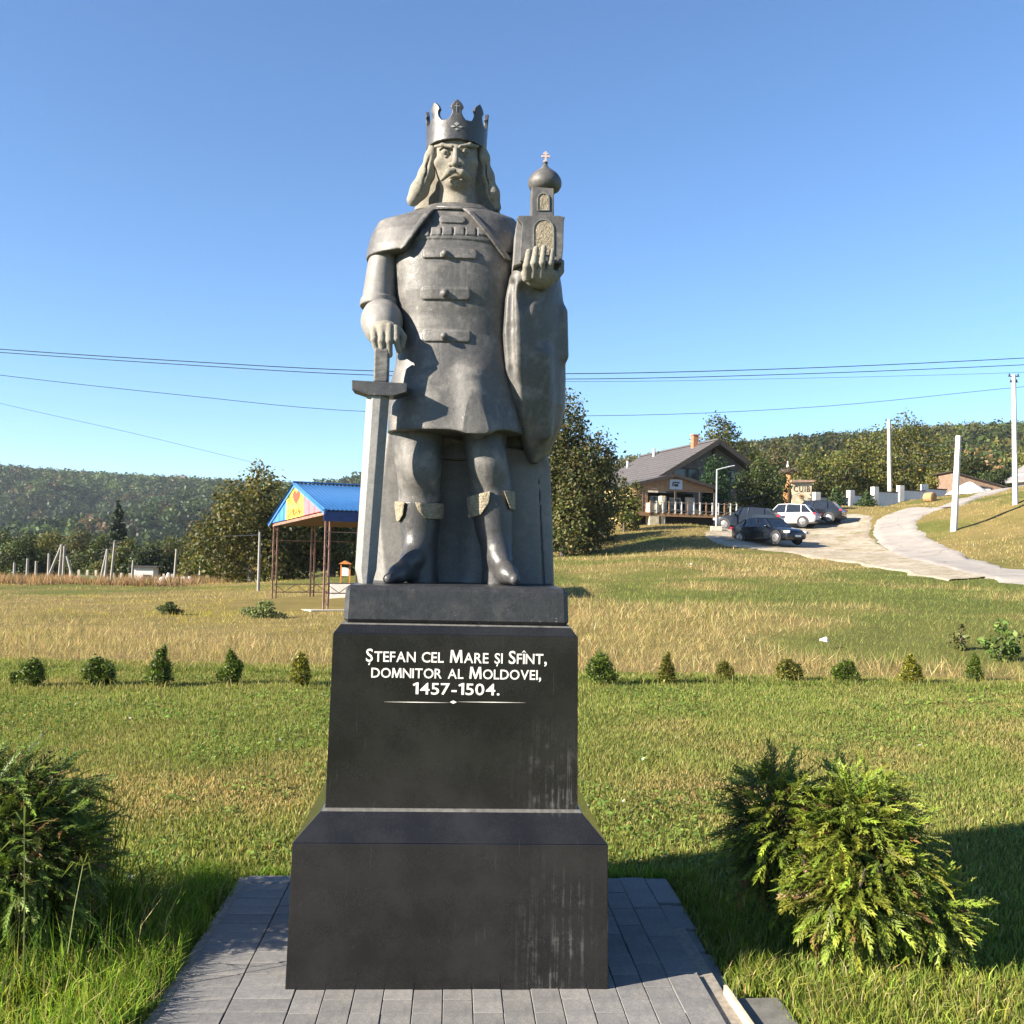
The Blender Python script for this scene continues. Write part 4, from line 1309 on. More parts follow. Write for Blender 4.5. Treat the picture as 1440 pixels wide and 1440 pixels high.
tag(np_mesh('clover', V, np.arange(4 * n).reshape(n, 4), M_GRASS, None, False, np.repeat(C, 4, 0)), 'low clover and plantain leaves in patches across the lawn', 'clover', kind='stuff')

# ---- long uncut grass hugging the paving edge and the shrubs
def tufts(cx_, cy_, rx, ry, n, h0, h1, col, w=.005, seed_col=.3):
    a = RNG.random(n) * 6.283; r = np.sqrt(RNG.random(n))
    x, y = cx_ + rx * r * np.cos(a), cy_ + ry * r * np.sin(a)
    k = ~in_paving(x, y, -.01); x, y = x[k], y[k]; n = len(x)
    P = np.stack([x, y, zg(x, y)], 1)
    c = hue(np.tile(np.array(col), (n, 1)), n, seed_col, .1)
    st = RNG.random(n) < .12; c[st] = np.array([.36, .3, .14])
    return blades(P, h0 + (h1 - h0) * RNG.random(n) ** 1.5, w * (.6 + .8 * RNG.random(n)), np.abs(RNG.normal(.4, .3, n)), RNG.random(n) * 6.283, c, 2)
LG = (.16, .24, .028)
parts = []
for i in range(26):                                    # left flank of the paving
    t_ = i / 25
    lx, ly = -1.1 - .09 * RNG.random(), -1.5 + 2.1 * t_
    wx, wy = MON[0] + lx * _c - ly * _s, MON[1] + lx * _s + ly * _c
    parts.append(tufts(wx, wy, .12, .12, 420, .05, .17, LG))
for i in range(18):                                    # behind and right
    lx = -.9 + 2.0 * i / 17
    wx, wy = MON[0] + lx * _c - .72 * _s, MON[1] + lx * _s + .72 * _c
    parts.append(tufts(wx, wy, .12, .06, 200, .04, .10, LG))
for i in range(22):
    ly = -1.4 + 2.1 * i / 21
    lx = 1.12 if ly > -.55 else 1.29
    wx, wy = MON[0] + lx * _c - ly * _s, MON[1] + lx * _s + ly * _c
    parts.append(tufts(wx + .06, wy, .1, .1, 260, .04, .12, (.15, .18, .03)))
parts.append(tufts(-1.75, 3.25, .55, .5, 5200, .07, .21, (.19, .26, .03), .0055))
parts.append(tufts(-2.2, 3.6, .5, .5, 2600, .07, .2, (.16, .24, .028), .0055))
parts.append(tufts(1.55, 3.45, .75, .45, 5000, .05, .13, (.2, .23, .04), .005))
parts.append(tufts(-2.0, 3.95, .7, .6, 2400, .1, .34, (.10, .16, .02), .006))
parts.append(tufts(-2.25, 4.3, .6, .4, 900, .3, .85, (.18, .22, .03), .006))
V, F, C = join_geo(parts)
tag(np_mesh('long_grass', V, F, M_GRASS, None, False, C), 'long uncut green grass along the paving edge and shrubs', 'grass', kind='stuff')

# ---- dry meadow beyond the lawn
N = 330000
x, y = polar_sample(N, 13.0, 95, .62, 1.45)
def on_bare(x, y):
    """road and parking ground stay bare"""
    out = np.zeros(len(x), bool)
    for l, r in ((_dl, _dr), (_rl, _rr)):
        P = np.array(list(l) + list(r)[::-1])
        ins = np.zeros(len(x), bool); j = len(P) - 1
        for i in range(len(P)):
            c = ((P[i, 1] > y) != (P[j, 1] > y)) & (x < (P[j, 0] - P[i, 0]) * (y - P[i, 1]) / (P[j, 1] - P[i, 1] + 1e-12) + P[i, 0])
            ins ^= c; j = i
        out |= ins
    return out
k = ~on_bare(x + (fbm(x, y, 1.6, 71) - .5) * 3.4, y + (fbm(x, y, 1.6, 72) - .5) * 3.4)
_pa, _pb = at(384, 851, 32.3), at(450, 857, 26.0)
_pm = (_pa + _pb) / 2
k &= ~(np.hypot((x - _pm[0] - 1.2), (y - _pm[1] - .5) * .75) < 3.1)
x, y = x[k], y[k]; n = len(x)
col = sward_colour(x, y)
g = fbm(x, y, 3.5, 41)
dryk = col[:, 0] > col[:, 1] * 1.08
hgt = np.where(dryk, .07 + .22 * RNG.random(n) ** 2.0, .05 + .10 * RNG.random(n)) * (.35 + 1.2 * g)
row = np.clip(1 - (y - 13.0) / 1.2, 0, 1); hgt *= (1 - .65 * row)
leftz = (x < -1.5) & (y > 18)
hgt[leftz] *= .55
steep = (x > 13) & (y > 34); hgt[steep] *= .8
wid = (.005 + .005 * RNG.random(n)) * (y / 14) ** .85
pale = RNG.random(n) < .25
col[pale & dryk] = np.array([.52, .40, .20])
brn = RNG.random(n) < .15
col[brn] *= np.array([.55, .5, .5])
yel = leftz & (fbm(x, y, 5, 51) > .62) & (RNG.random(n) < .5)
col[yel] = np.array([.42, .36, .03])
col = hue(col, n, .3, .1)
P = np.stack([x, y, zg(x, y) + (fbm(x, y, 3.0, 5) - .5) * .22 * np.clip((y - 13.5) / 6, 0, 1) - .02], 1)
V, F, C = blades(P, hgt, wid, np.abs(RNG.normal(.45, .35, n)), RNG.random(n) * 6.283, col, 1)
tag(np_mesh('meadow_grass', V, F, M_GRASS, None, False, C), 'tall dry straw coloured meadow grass with greener bands', 'grass', kind='stuff')

# ---- leaf clouds for shrubs and trees
def leaf_cloud(clumps, n, size, pal, flat=.0, shell=.55):
    """quads scattered through ellipsoidal clumps (cx,cy,cz,rx,ry,rz,weight); pal: list of colours"""
    cl = np.array([c[:6] for c in clumps], float)
    wgt = np.array([c[6] if len(c) > 6 else (c[3] * c[4] * c[5]) ** .667 for c in clumps]); wgt = wgt / wgt.sum()
    idx = RNG.choice(len(cl), n, p=wgt)
    d = RNG.normal(size=(n, 3)); d /= np.linalg.norm(d, axis=1)[:, None]
    r = shell + (1 - shell) * RNG.random(n) ** .6
    r *= 1 + .16 * RNG.normal(size=n)
    P = cl[idx, :3] + d * cl[idx, 3:6] * r[:, None]
    nrm = d * .5 + RNG.normal(size=(n, 3)) * .6 + np.array([0, 0, .35])
    nrm /= np.linalg.norm(nrm, axis=1)[:, None]
    t = np.cross(nrm, RNG.normal(size=(n, 3))); t /= np.linalg.norm(t, axis=1)[:, None]
    b = np.cross(nrm, t)
    s = size * (.55 + .9 * RNG.random(n))[:, None]
    V = np.stack([P - t * s * .5, P + b * s * .32, P + t * s * .5, P - b * s * .32], 1)
    V[:, 2] += nrm * s * flat
    base = np.array(pal)[RNG.integers(0, len(pal), n)]
    tint = np.exp(RNG.normal(0, .16, len(cl)))[idx][:, None]
    C = hue(base, n, .22, .08) * tint
    return V.reshape(-1, 3), np.arange(4 * n).reshape(n, 4), np.repeat(C, 4, 0)
def tree(name, label, base, clumps, n, size, pal, trunk_r=.15, group=None, cat='tree', limbs=True, stem_name='trunk'):
    """tapered trunk with a limb to each clump and a crown of leaves; clumps relative to the base"""
    root = empty(name, tuple(base), 0, label, cat, group)
    V, F, C = leaf_cloud(clumps, n, size, pal)
    np_mesh('crown' if cat == 'tree' else 'foliage', V, F, M_LEAF, root, False, C)
    top = max(c[2] for c in clumps)
    m = MB()
    cx_ = np.mean([c[0] for c in clumps]); cy_ = np.mean([c[1] for c in clumps])
    path = [(0, 0, -.15), (cx_ * .2, cy_ * .2, top * .3), (cx_ * .6, cy_ * .6, top * .65), (cx_, cy_, top)]
    m.tube(path, [trunk_r * 1.25, trunk_r, trunk_r * .65, trunk_r * .2], 8)
    if limbs:
        for c in clumps:
            z0 = min(c[2] * .55, top * .6)
            t_ = z0 / top
            m.tube([(cx_ * t_, cy_ * t_, z0), (c[0] * .6 + cx_ * .2, c[1] * .6 + cy_ * .2, (z0 + c[2]) / 2 + .05), (c[0], c[1], c[2])], [trunk_r * .5, trunk_r * .3, trunk_r * .1], 6)
    m.build(stem_name if cat == 'tree' else 'stem', M_BARK, root, smooth=True)
    return root
def crown_clumps(w, d, h0, h1, k, seed):
    """irregular stack of clumps filling a crown w wide, d deep, between heights h0 and h1"""
    r = np.random.default_rng(seed)
    out = []
    for i in range(k):
        t_ = (i + .5) / k
        z = h0 + (h1 - h0) * (.12 + .8 * t_)
        rad = math.sin(math.pi * min(1, .18 + .72 * t_)) ** .7
        a = i * 2.4 + r.random()
        rr = (.42 if t_ < .8 else .22) * rad
        s = (.30 + .16 * r.random()) * (1.0 if t_ < .75 else .75)
        out.append((w * rr * math.cos(a), d * rr * math.sin(a), z, w * s * .8, d * s * .8, (h1 - h0) * (.16 + .08 * r.random())))
    return out
G_MID = [(.055, .075, .018), (.07, .085, .02), (.09, .095, .025), (.045, .065, .02)]
G_DARK = [(.03, .048, .016), (.04, .058, .018), (.05, .062, .02)]
G_YEL = [(.12, .11, .022), (.10, .105, .022), (.15, .12, .03), (.08, .09, .02)]
G_OLIVE = [(.08, .08, .028), (.10, .092, .033), (.062, .07, .024), (.12, .10, .034)]
G_BROWN = [(.13, .085, .04), (.11, .075, .035), (.09, .08, .03)]

# ---- feathery thuja sprays
def spray_template(nb=9, sub=3, seed=1):
    V, F, T = [], [], []
    rr = np.random.default_rng(seed)
    def tri(a, b, c, t0):
        i = len(V); V.extend([a, b, c]); F.append((i, i + 1, i + 2)); T.extend([t0 * .8, t0 * .9, min(1.2, t0 + .25)])
    for i in range(nb):
        t = .12 + .88 * i / (nb - 1)
        zc = -.28 * t * t
        for s in (-1, 1):
            l = (.34 * (1 - .5 * t) + .05) * rr.uniform(.45, 1.25)
            a = (.62 - .25 * t) * rr.uniform(.6, 1.35)
            bx, by = t, 0.0
            ex, ey = t + l * math.cos(a), s * l * math.sin(a)
            ez = zc - .25 * l * l - .05 + rr.normal(0, .05)
            nx, ny = -math.sin(a) * .035, s * math.cos(a) * .035
            tri((bx - nx, by - ny, zc), (bx + nx, by + ny, zc + .02), (ex, ey, ez), t)
            for q in range(sub):
                u = .35 + .5 * q / max(1, sub - 1)
                px, py, pz = bx + (ex - bx) * u, by + (ey - by) * u, zc + (ez - zc) * u
                for s2 in (-1, 1):
                    a2 = a + s2 * .6
                    ll = l * .42 * (1.2 - u)
                    tri((px - .012, py, pz), (px + .018, py, pz + .012), (px + ll * math.cos(a2), py + s * ll * math.sin(a2), pz - .03), min(1, t + .2 * u))
    tri((0, -.02, 0), (0, .02, 0), (1.08, 0, -.3), .9)
    return np.array(V), np.array(F), np.array(T)
SPR = [spray_template(8, 3, q) for q in (1, 2, 3, 4)]
SPR_LO = [spray_template(5, 1, q) for q in (5, 6)]
def sprays(P, D, L_, roll, c0, c1, tmpl):
    """place sprays at P pointing along D (unit) with length L_"""
    if isinstance(tmpl, list):
        k = np.arange(len(P)) % len(tmpl)
        return join_geo([sprays(P[k == i], D[k == i], L_[k == i], roll[k == i], c0[k == i], c1[k == i], t_) for i, t_ in enumerate(tmpl)])
    V0, F0, T0 = tmpl
    n, k = len(P), len(V0)
    up = np.array([0, 0, 1.0])
    Yv = np.cross(up, D); Yv /= np.linalg.norm(Yv, axis=1)[:, None] + 1e-9
    Zv = np.cross(D, Yv)
    c, s = np.cos(roll)[:, None], np.sin(roll)[:, None]
    Y2, Z2 = Yv * c + Zv * s, -Yv * s + Zv * c
    W = P[:, None] + L_[:, None, None] * (V0[None, :, 0:1] * D[:, None] + V0[None, :, 1:2] * Y2[:, None] + V0[None, :, 2:3] * Z2[:, None])
    F = (np.arange(n) * k)[:, None, None] + F0[None]
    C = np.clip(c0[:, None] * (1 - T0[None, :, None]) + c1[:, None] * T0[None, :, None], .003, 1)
    return W.reshape(-1, 3), F.reshape(-1, 3), C.reshape(-1, 3)
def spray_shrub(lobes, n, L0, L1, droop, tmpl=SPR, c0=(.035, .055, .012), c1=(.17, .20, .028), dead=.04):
    """sprays growing outwards from inside ellipsoidal lobes (cx,cy,cz,rx,ry,rz)"""
    lb = np.array(lobes, float)
    w = (lb[:, 3] * lb[:, 4] * lb[:, 5]) ** .667; w /= w.sum()
    i = RNG.choice(len(lb), n, p=w)
    d = RNG.normal(size=(n, 3)); d[:, 2] = d[:, 2] * .8 + .15
    d /= np.linalg.norm(d, axis=1)[:, None]
    Ln = L0 + (L1 - L0) * RNG.random(n)
    r = .45 + .5 * RNG.random(n) ** .7
    P = lb[i, :3] + d * lb[i, 3:6] * r[:, None]
    D = d * 1.0 + RNG.normal(size=(n, 3)) * .28; D[:, 2] += -droop + .25
    D /= np.linalg.norm(D, axis=1)[:, None]
    P = P - D * Ln[:, None] * .35
    P[:, 2] = np.maximum(P[:, 2], .03)
    a = hue(np.tile(np.array(c0), (n, 1)), n, .2, .08); b = hue(np.tile(np.array(c1), (n, 1)), n, .25, .08)
    dd = RNG.random(n) < dead
    b[dd] = np.array([.22, .13, .05]); a[dd] = np.array([.12, .07, .03])
    return sprays(P, D, Ln, RNG.normal(0, .5, n), a, b, tmpl)
# right-hand thuja shrub
sh = empty('thuja_shrub', (1.42, 4.22, 0), 0, 'big yellow green thuja shrub with drooping sprays beside the plank', 'shrub')
lob = [(.05, -.03, .34, .31, .33, .34), (-.25, .12, .38, .21, .26, .34), (.30, -.12, .17, .18, .22, .16), (0, -.16, .22, .27, .22, .22), (.06, .05, .50, .26, .26, .20)]
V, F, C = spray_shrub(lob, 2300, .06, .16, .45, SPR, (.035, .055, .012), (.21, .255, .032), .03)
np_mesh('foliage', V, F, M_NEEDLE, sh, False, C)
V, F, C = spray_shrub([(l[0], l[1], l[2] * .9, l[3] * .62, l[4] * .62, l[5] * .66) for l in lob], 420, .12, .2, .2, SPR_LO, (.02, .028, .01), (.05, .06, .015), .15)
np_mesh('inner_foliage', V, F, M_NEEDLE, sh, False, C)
m = MB()
for k in range(16):
    a = k * 2.4; r = .12 + .32 * random.random()
    m.tube([(.03 * math.cos(a), .03 * math.sin(a), 0), (r * .5 * math.cos(a), r * .5 * math.sin(a), .2), (r * math.cos(a), r * math.sin(a), .42)], [.014, .009, .004], 6)
m.build('stem', M_BARK, sh, smooth=True)
# left-hand shrub, overgrown with weeds
sh = empty('overgrown_shrub', (-2.06, 3.98, 0), 0, 'dark thuja shrub overgrown with weeds and grass stalks left of the paving', 'shrub')
lob = [(0, 0, .36, .48, .44, .40), (.2, -.02, .32, .32, .38, .36), (-.35, -.05, .36, .4, .42, .38), (.05, .08, .56, .38, .34, .22)]
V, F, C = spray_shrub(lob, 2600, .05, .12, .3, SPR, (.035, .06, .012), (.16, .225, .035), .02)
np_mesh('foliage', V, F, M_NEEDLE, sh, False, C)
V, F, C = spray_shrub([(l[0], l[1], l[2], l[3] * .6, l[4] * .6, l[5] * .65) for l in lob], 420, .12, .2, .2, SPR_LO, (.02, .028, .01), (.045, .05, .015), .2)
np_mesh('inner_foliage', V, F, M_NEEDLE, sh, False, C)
m = MB()
for k in range(14):
    a = k * 2.4; r = .12 + .32 * random.random()
    m.tube([(.03 * math.cos(a), .03 * math.sin(a), 0), (r * .5 * math.cos(a), r * .5 * math.sin(a), .2), (r * math.cos(a), r * math.sin(a), .4)], [.014, .009, .004], 6)
m.build('stem', M_BARK, sh, smooth=True)
# weeds: upright stalks with a whorl of narrow leaves
def weed(loc, h, nl, ll, label, tip=(.2, .24, .04)):
    root = empty('weed', loc, random.random() * 6, label, 'weed', 'weeds rising from the overgrown shrub')
    m = MB(); bx, by = random.uniform(-.05, .05), random.uniform(-.05, .05)
    m.tube([(0, 0, 0), (bx * .4, by * .4, h * .5), (bx, by, h)], [.0028, .0024, .0016], 5); m.build('stalk', simple('weed_stalk', (.13, .15, .04), .7), root)
    Vs, Fs, Cs = [], [], []
    for k in range(nl):
        t_ = 1.0 if k < nl * .6 else .45 + .5 * random.random()
        a = k * 2.399; l = ll * random.uniform(.7, 1.1)
        o = np.array([bx * t_, by * t_, h * t_]); dv = np.array([math.cos(a), math.sin(a), 0]); sd_ = np.array([-math.sin(a), math.cos(a), 0]) * l * .028
        mid = o + dv * l * .5 + np.array([0, 0, l * random.uniform(.05, .4)]); e = o + dv * l * random.uniform(.8, 1.1) + np.array([0, 0, l * random.uniform(-.5, .3)])
        b = len(Vs); Vs += [o - sd_ * .5, o + sd_ * .5, mid - sd_, mid + sd_, e]
        Fs += [(b, b + 1, b + 3), (b, b + 3, b + 2), (b + 2, b + 3, b + 4)]
        Cs += [np.array(tip) * random.uniform(.6, 1.2)] * 5
    tag(np_mesh('whorl', np.array(Vs), np.array(Fs), M_GRASS, root, False, np.array(Cs)), kind='stuff')
for px, py, hh, lab in ((42, 1160, .52, 'weed stalk with a star of narrow pale leaves above the dark shrub'), (100, 1225, .28, 'short weed with whorled yellowish leaves at the flank of the dark shrub')):
    p = at(px, py, 3.5)
    weed((p[0], p[1], max(0, p[2] - hh)), hh, 11, .13 if hh > .5 else .085, lab)

# ---- row of young thujas at the edge of the lawn
TH = [(45, 965, 38, 40, 'g', 'rounded young thuja with a small side shoot at the far end of the row'), (137, 963, 47, 40, 'g', 'squat bushy young thuja with a gap at its foot'),
      (227, 965, 42, 52, 'g', 'broad conical young thuja, the tallest left of the pedestal'), (324, 962, 38, 44, 'g', 'lopsided young thuja leaning over dry stalks'),
      (422, 964, 34, 46, 'y', 'yellowing young thuja with straw at its foot beside the pedestal'), (847, 964, 44, 48, 'g', 'dense round young thuja just right of the pedestal'),
      (938, 962, 28, 40, 'b', 'narrow browning young thuja, second right of the pedestal'), (1020, 957, 24, 27, 'b', 'smallest young thuja with a brown dead base'),
      (1110, 958, 38, 32, 'b', 'low wide young thuja with brown middle'), (1190, 960, 42, 32, 'g', 'low wide bright green young thuja'),
      (1282, 962, 38, 38, 'y', 'yellow green young thuja standing in its own dark shade'), (1370, 958, 26, 36, 'g', 'slim pointed young thuja before the leafy meadow bush')]
for px, py, wpx, hpx, kind, lab in TH:
    b = at_z(px, py, -.036)
    k = b[1] / 1400
    w, h = wpx * k * 1.0, hpx * k * 1.1
    root = empty('young_thuja', tuple(b), 0, lab, 'thuja')
    rx = w / 2
    jt = [random.uniform(-.22, .22) * rx for _ in range(6)]
    if 'conical' in lab or 'pointed' in lab or 'narrow' in lab or 'lopsided' in lab or 'yellow green' in lab:
        lobes = [(jt[0], jt[1], h * .24, rx * .9, rx * .9, h * .22), (jt[2], 0, h * .48, rx * .68, rx * .68, h * .24), (jt[3] * .8, 0, h * .72, rx * .42, rx * .42, h * .20), (jt[4] * .6, 0, h * .9, rx * .16, rx * .16, h * .13)]
    else:
        lobes = [(jt[0] - rx * .3, jt[1], h * .42, rx * .62, rx * .7, h * .36), (rx * .35 + jt[2], 0, h * .36, rx * .58, rx * .62, h * (.30 + .14 * random.random())), (jt[3], .02, h * .62, rx * .55, rx * .5, h * .30), (jt[4], -.05, h * .25, rx * .85, rx * .7, h * .2)]
    if 'side shoot' in lab: lobes.append((-rx * 1.35, 0, h * .25, rx * .35, rx * .35, h * .25))
    c1 = {'g': (.145, .205, .026), 'y': (.27, .26, .03), 'b': (.21, .21, .035)}[kind]
    n = 1300
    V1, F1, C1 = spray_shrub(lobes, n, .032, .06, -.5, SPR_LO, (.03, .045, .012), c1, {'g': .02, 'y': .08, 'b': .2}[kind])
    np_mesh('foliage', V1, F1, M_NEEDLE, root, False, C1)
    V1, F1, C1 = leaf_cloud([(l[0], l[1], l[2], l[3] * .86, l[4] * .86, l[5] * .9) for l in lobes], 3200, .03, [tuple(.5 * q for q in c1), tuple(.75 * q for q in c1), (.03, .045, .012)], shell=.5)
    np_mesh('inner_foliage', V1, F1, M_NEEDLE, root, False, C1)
    m = MB(); m.tube([(0, 0, -.02), (0, 0, h * .75)], [.016, .005], 6); m.build('stem', M_BARK, root)
    # dry stalks at the foot belong to the meadow
parts = [tufts(at_z(px + RNG.normal() * 10, py, 0)[0], at_z(px, py - 2, 0)[1] - .15, .35, .18, 70, .06, .16, (.2, .2, .05), .006) for px, py, *_ in TH]
parts += [tufts(xx, 12.75 + .1 * math.sin(xx * 3), .3, .22, 260, .04, .10, (.10, .14, .02), .007) for xx in np.arange(-8.5, 8.5, .42)]
V, F, C = join_geo(parts)
tag(np_mesh('thuja_row_grass', V, F, M_GRASS, None, False, C), 'uncut grass and dry stalks along the row of young thujas', 'grass', kind='stuff')

def gbase(px, py, lo=14, hi=300): return ground_hit(px, py, lo, hi)
def at_ground(px, Y):
    x = (px - 720) / 1400 * Y
    return np.array([x, Y, zg(x, Y)])
def top_z(px, py, Y): return at(px, py, Y)[2]
# ---- shrubs in the meadow
def bush(px, py, wpx, hpx, lab, pal, Y=None, n=700, size=.07, name='bush', clumps=4):
    b = gbase(px, py) if Y is None else at_ground(px, Y)
    k = b[1] / 1400
    w, h = wpx * k, hpx * k
    cl = crown_clumps(w, w * .9, h * .02, h * 1.0, clumps, int(px))
    cl.append((0, 0, h * .3, w * .42, w * .38, h * .34))
    return tree(name, lab, b, cl, n, size, pal, .015 * max(1, w), cat='bush', limbs=True)
bush(1408, 935, 46, 58, 'leafy green bush in the dry meadow behind the slim thuja', [(.09, .14, .03), (.12, .17, .04), (.07, .1, .03)], 15.5, 420, .085)
bush(1352, 925, 22, 40, 'sparse olive weed bush between the thujas and the slope', [(.09, .09, .03), (.07, .08, .025)], 16.5, 130, .08)
bush(242, 865, 30, 18, 'small dark bush alone in the meadow before the poles', G_DARK + [(.07, .1, .02)], 24.5, 1500, .045)
bush(372, 872, 52, 26, 'pale leafy weeds against the corner of the pavilion slab', [(.15, .17, .06), (.12, .15, .05)], 23.2, 1500, .06)

# ---- belt of russet weeds before the far poles
n = 16000
x = RNG.uniform(-36, -16, n); y = RNG.uniform(47, 58, n) + 3 * (fbm(x, 0 * x, 6, 3) - .5)
k = (x / y < -.27) & (fbm(x, y, 4, 91) > .36); x, y = x[k], y[k]; n = len(x)
c = hue(np.array([(.30, .17, .10), (.34, .21, .12), (.22, .17, .07)])[RNG.integers(0, 3, n)], n, .25, .08)
V, F, C = blades(np.stack([x, y, zg(x, y)], 1), .22 + .45 * RNG.random(n), .02 + .03 * RNG.random(n), np.abs(RNG.normal(.25, .2, n)), RNG.random(n) * 6.28, c, 1)
tag(np_mesh('russet_weeds', V, F, M_GRASS, None, False, C), 'belt of tall russet weeds at the far edge of the meadow', 'weeds', kind='stuff')
# ---- trees, one by one
def tree_at(px, Y, top_py, wpx, lab, pal, n=5200, size=.26, k=9, low=.06, name='tree', group=None, depth=.9, trunk=.16):
    if px > 700: Y = DR(Y)
    b = at_ground(px, Y)
    h = top_z(px, top_py, Y) - b[2]
    w = wpx * Y / 1400
    cl = crown_clumps(w, w * depth, h * low, h * .98, k, int(px * 7 + Y))
    cl.append((0, 0, h * .45, w * .33, w * .33, h * .3))
    return tree(name, lab, b, cl, int(n * 1.35), size * .86, pal, trunk, group)
tree_at(356, 56, 662, 120, 'big olive green tree standing left of the blue roofed pavilion', G_YEL + G_OLIVE, 9000, .24, 12, .0)
tree_at(318, 62, 700, 70, 'lower bushy tree at the left flank of the big olive tree', G_MID + G_YEL, 4200, .26, 8, .0)
tree_at(405, 60, 690, 80, 'shaded tree behind the posts of the pavilion', G_DARK + G_MID, 5000, .26, 9, .0)
tree_at(470, 58, 706, 90, 'leafy tree seen through the open pavilion beside the sword', G_MID + G_YEL, 5200, .26, 9, .0)
tree_at(792, 43, 572, 108, 'tall brownish leaved tree rising behind the statue cloak', G_OLIVE + G_OLIVE + G_MID, 22000, .21, 16, .0, trunk=.14)
tree_at(760, 46, 640, 90, 'dense undergrowth tree behind the statue back slab', G_DARK + G_MID, 4200, .2, 9, .0)
tree_at(838, 48, 694, 50, 'grey green tree at the left end of the house', G_MID + G_OLIVE, 3200, .2, 8, .0, trunk=.1)
tree_at(878, 51, 672, 46, 'yellowing shrub tree before the lit side wall of the house', G_YEL + G_MID, 2800, .2, 7, .0, trunk=.08)
tree_at(1016, 84, 588, 78, 'broad crowned tree rising behind the house ridge', G_YEL + G_MID, 5200, .34, 10, .25)
tree_at(1075, 72, 655, 66, 'dark green tree between the house and the carved sign', G_MID + G_DARK, 4600, .3, 9, .0)
tree_at(1066, 59, 648, 62, 'bushy tree hiding the right side of the house', G_DARK + G_MID, 6000, .22, 9, .0)
tree_at(1090, 96, 622, 76, 'brown tinged tree behind the carved sign', G_BROWN + G_MID, 4200, .36, 9, .0)
tree_at(1150, 84, 630, 90, 'wide pale green tree behind the white wall pillars', G_MID + G_YEL, 5200, .34, 10, .05)
tree_at(1205, 88, 622, 84, 'green tree left of the dark concrete pole', G_MID + G_YEL, 5000, .34, 10, .05)
tree_at(1272, 86, 590, 118, 'largest broad tree with yellow green leaves over the white wall', G_YEL + G_YEL + G_MID, 9000, .32, 13, .06, trunk=.25)
tree_at(1322, 80, 660, 50, 'low yellow green branch mass hanging before the barn', G_YEL, 2600, .28, 7, .1)
tree_at(1404, 78, 660, 44, 'dark round tree beside the barn gable', G_DARK, 3000, .24, 8, .0)
tree_at(1360, 100, 640, 60, 'tree behind the barn roof', G_MID, 3200, .36, 8, .0)
# small conifers before the white wall
for px, tp, lab in ((1176, 682, 'young conifer before the white wall nearest the carved sign'), (1219, 690, 'young conifer before the white wall below the broad tree')):
    b = at_ground(px, DR(66)); h = top_z(px, tp, DR(66)) - b[2]
    cl = [(0, 0, h * t_, 1.1 * (1.02 - t_), 1.1 * (1.02 - t_), h * .13) for t_ in (.12, .28, .44, .6, .76, .92)]
    tree('conifer', lab, b, cl, 1100, .2, [(.045, .075, .025), (.06, .09, .03)], .06, limbs=False)
# columnar cypress before the house gable
b = at_ground(1006, DR(57.5)); h = top_z(1006, 645, DR(57.5)) - b[2]
cl = [(0, 0, h * t_, 1.25 * math.sin(math.pi * (.16 + .72 * t_)) ** .6, 1.25 * math.sin(math.pi * (.16 + .72 * t_)) ** .6, h * .12) for t_ in (.12, .26, .4, .54, .68, .82, .93)]
tree('cypress', 'dense dark green columnar cypress before the house gable', b, cl, 5200, .17, [(.018, .04, .015), (.026, .055, .018)], .08, limbs=False)
# tree line behind the far-left poles
r_ = np.random.default_rng(5)
LT = [(-6, 752, 96, 'grey green', 'at the far end of the line'), (34, 756, 92, 'round dark', 'behind the leaning pole pair'), (70, 750, 100, 'bright', 'behind the braced pole cluster'), (108, 752, 94, 'brownish', 'behind the red fence'),
      (140, 757, 90, 'dull green', 'over the green sheet fence'), (176, 766, 84, 'yellow green', 'behind the second pole pair'), (206, 770, 82, 'deep green', 'over the small white hut'), (238, 764, 86, 'olive', 'right of the small white hut'), (268, 752, 88, 'tall grey green', 'behind the tallest pole'), (296, 738, 80, 'leafy', 'next to the big olive tree')]
PALS = {'grey green': G_MID, 'round dark': G_DARK + G_MID, 'bright': G_YEL, 'brownish': G_OLIVE, 'dull green': G_MID, 'yellow green': G_YEL + G_MID, 'deep green': G_DARK, 'olive': G_OLIVE + G_MID, 'tall grey green': G_MID + G_OLIVE, 'leafy': G_YEL + G_OLIVE}
for px, tp, Y, kd, wh in LT:
    tree_at(px, Y, tp - 3, 56 + 14 * r_.random(), '%s tree of the far tree line %s' % (kd, wh), PALS[kd], 6500, .24, 9, .0, group='far tree line')
b = at_ground(166, 104); h = top_z(166, 706, 104) - b[2]
cl = [(0, 0, h * t_, 2.3 * (1.04 - t_), 2.3 * (1.04 - t_), h * .09) for t_ in (.15, .27, .4, .52, .64, .75, .86, .95)]
tree('spruce', 'tall dark pointed spruce above the far tree line', b, cl, 2600, .4, [(.022, .036, .018), (.03, .045, .02)], .2, limbs=False)

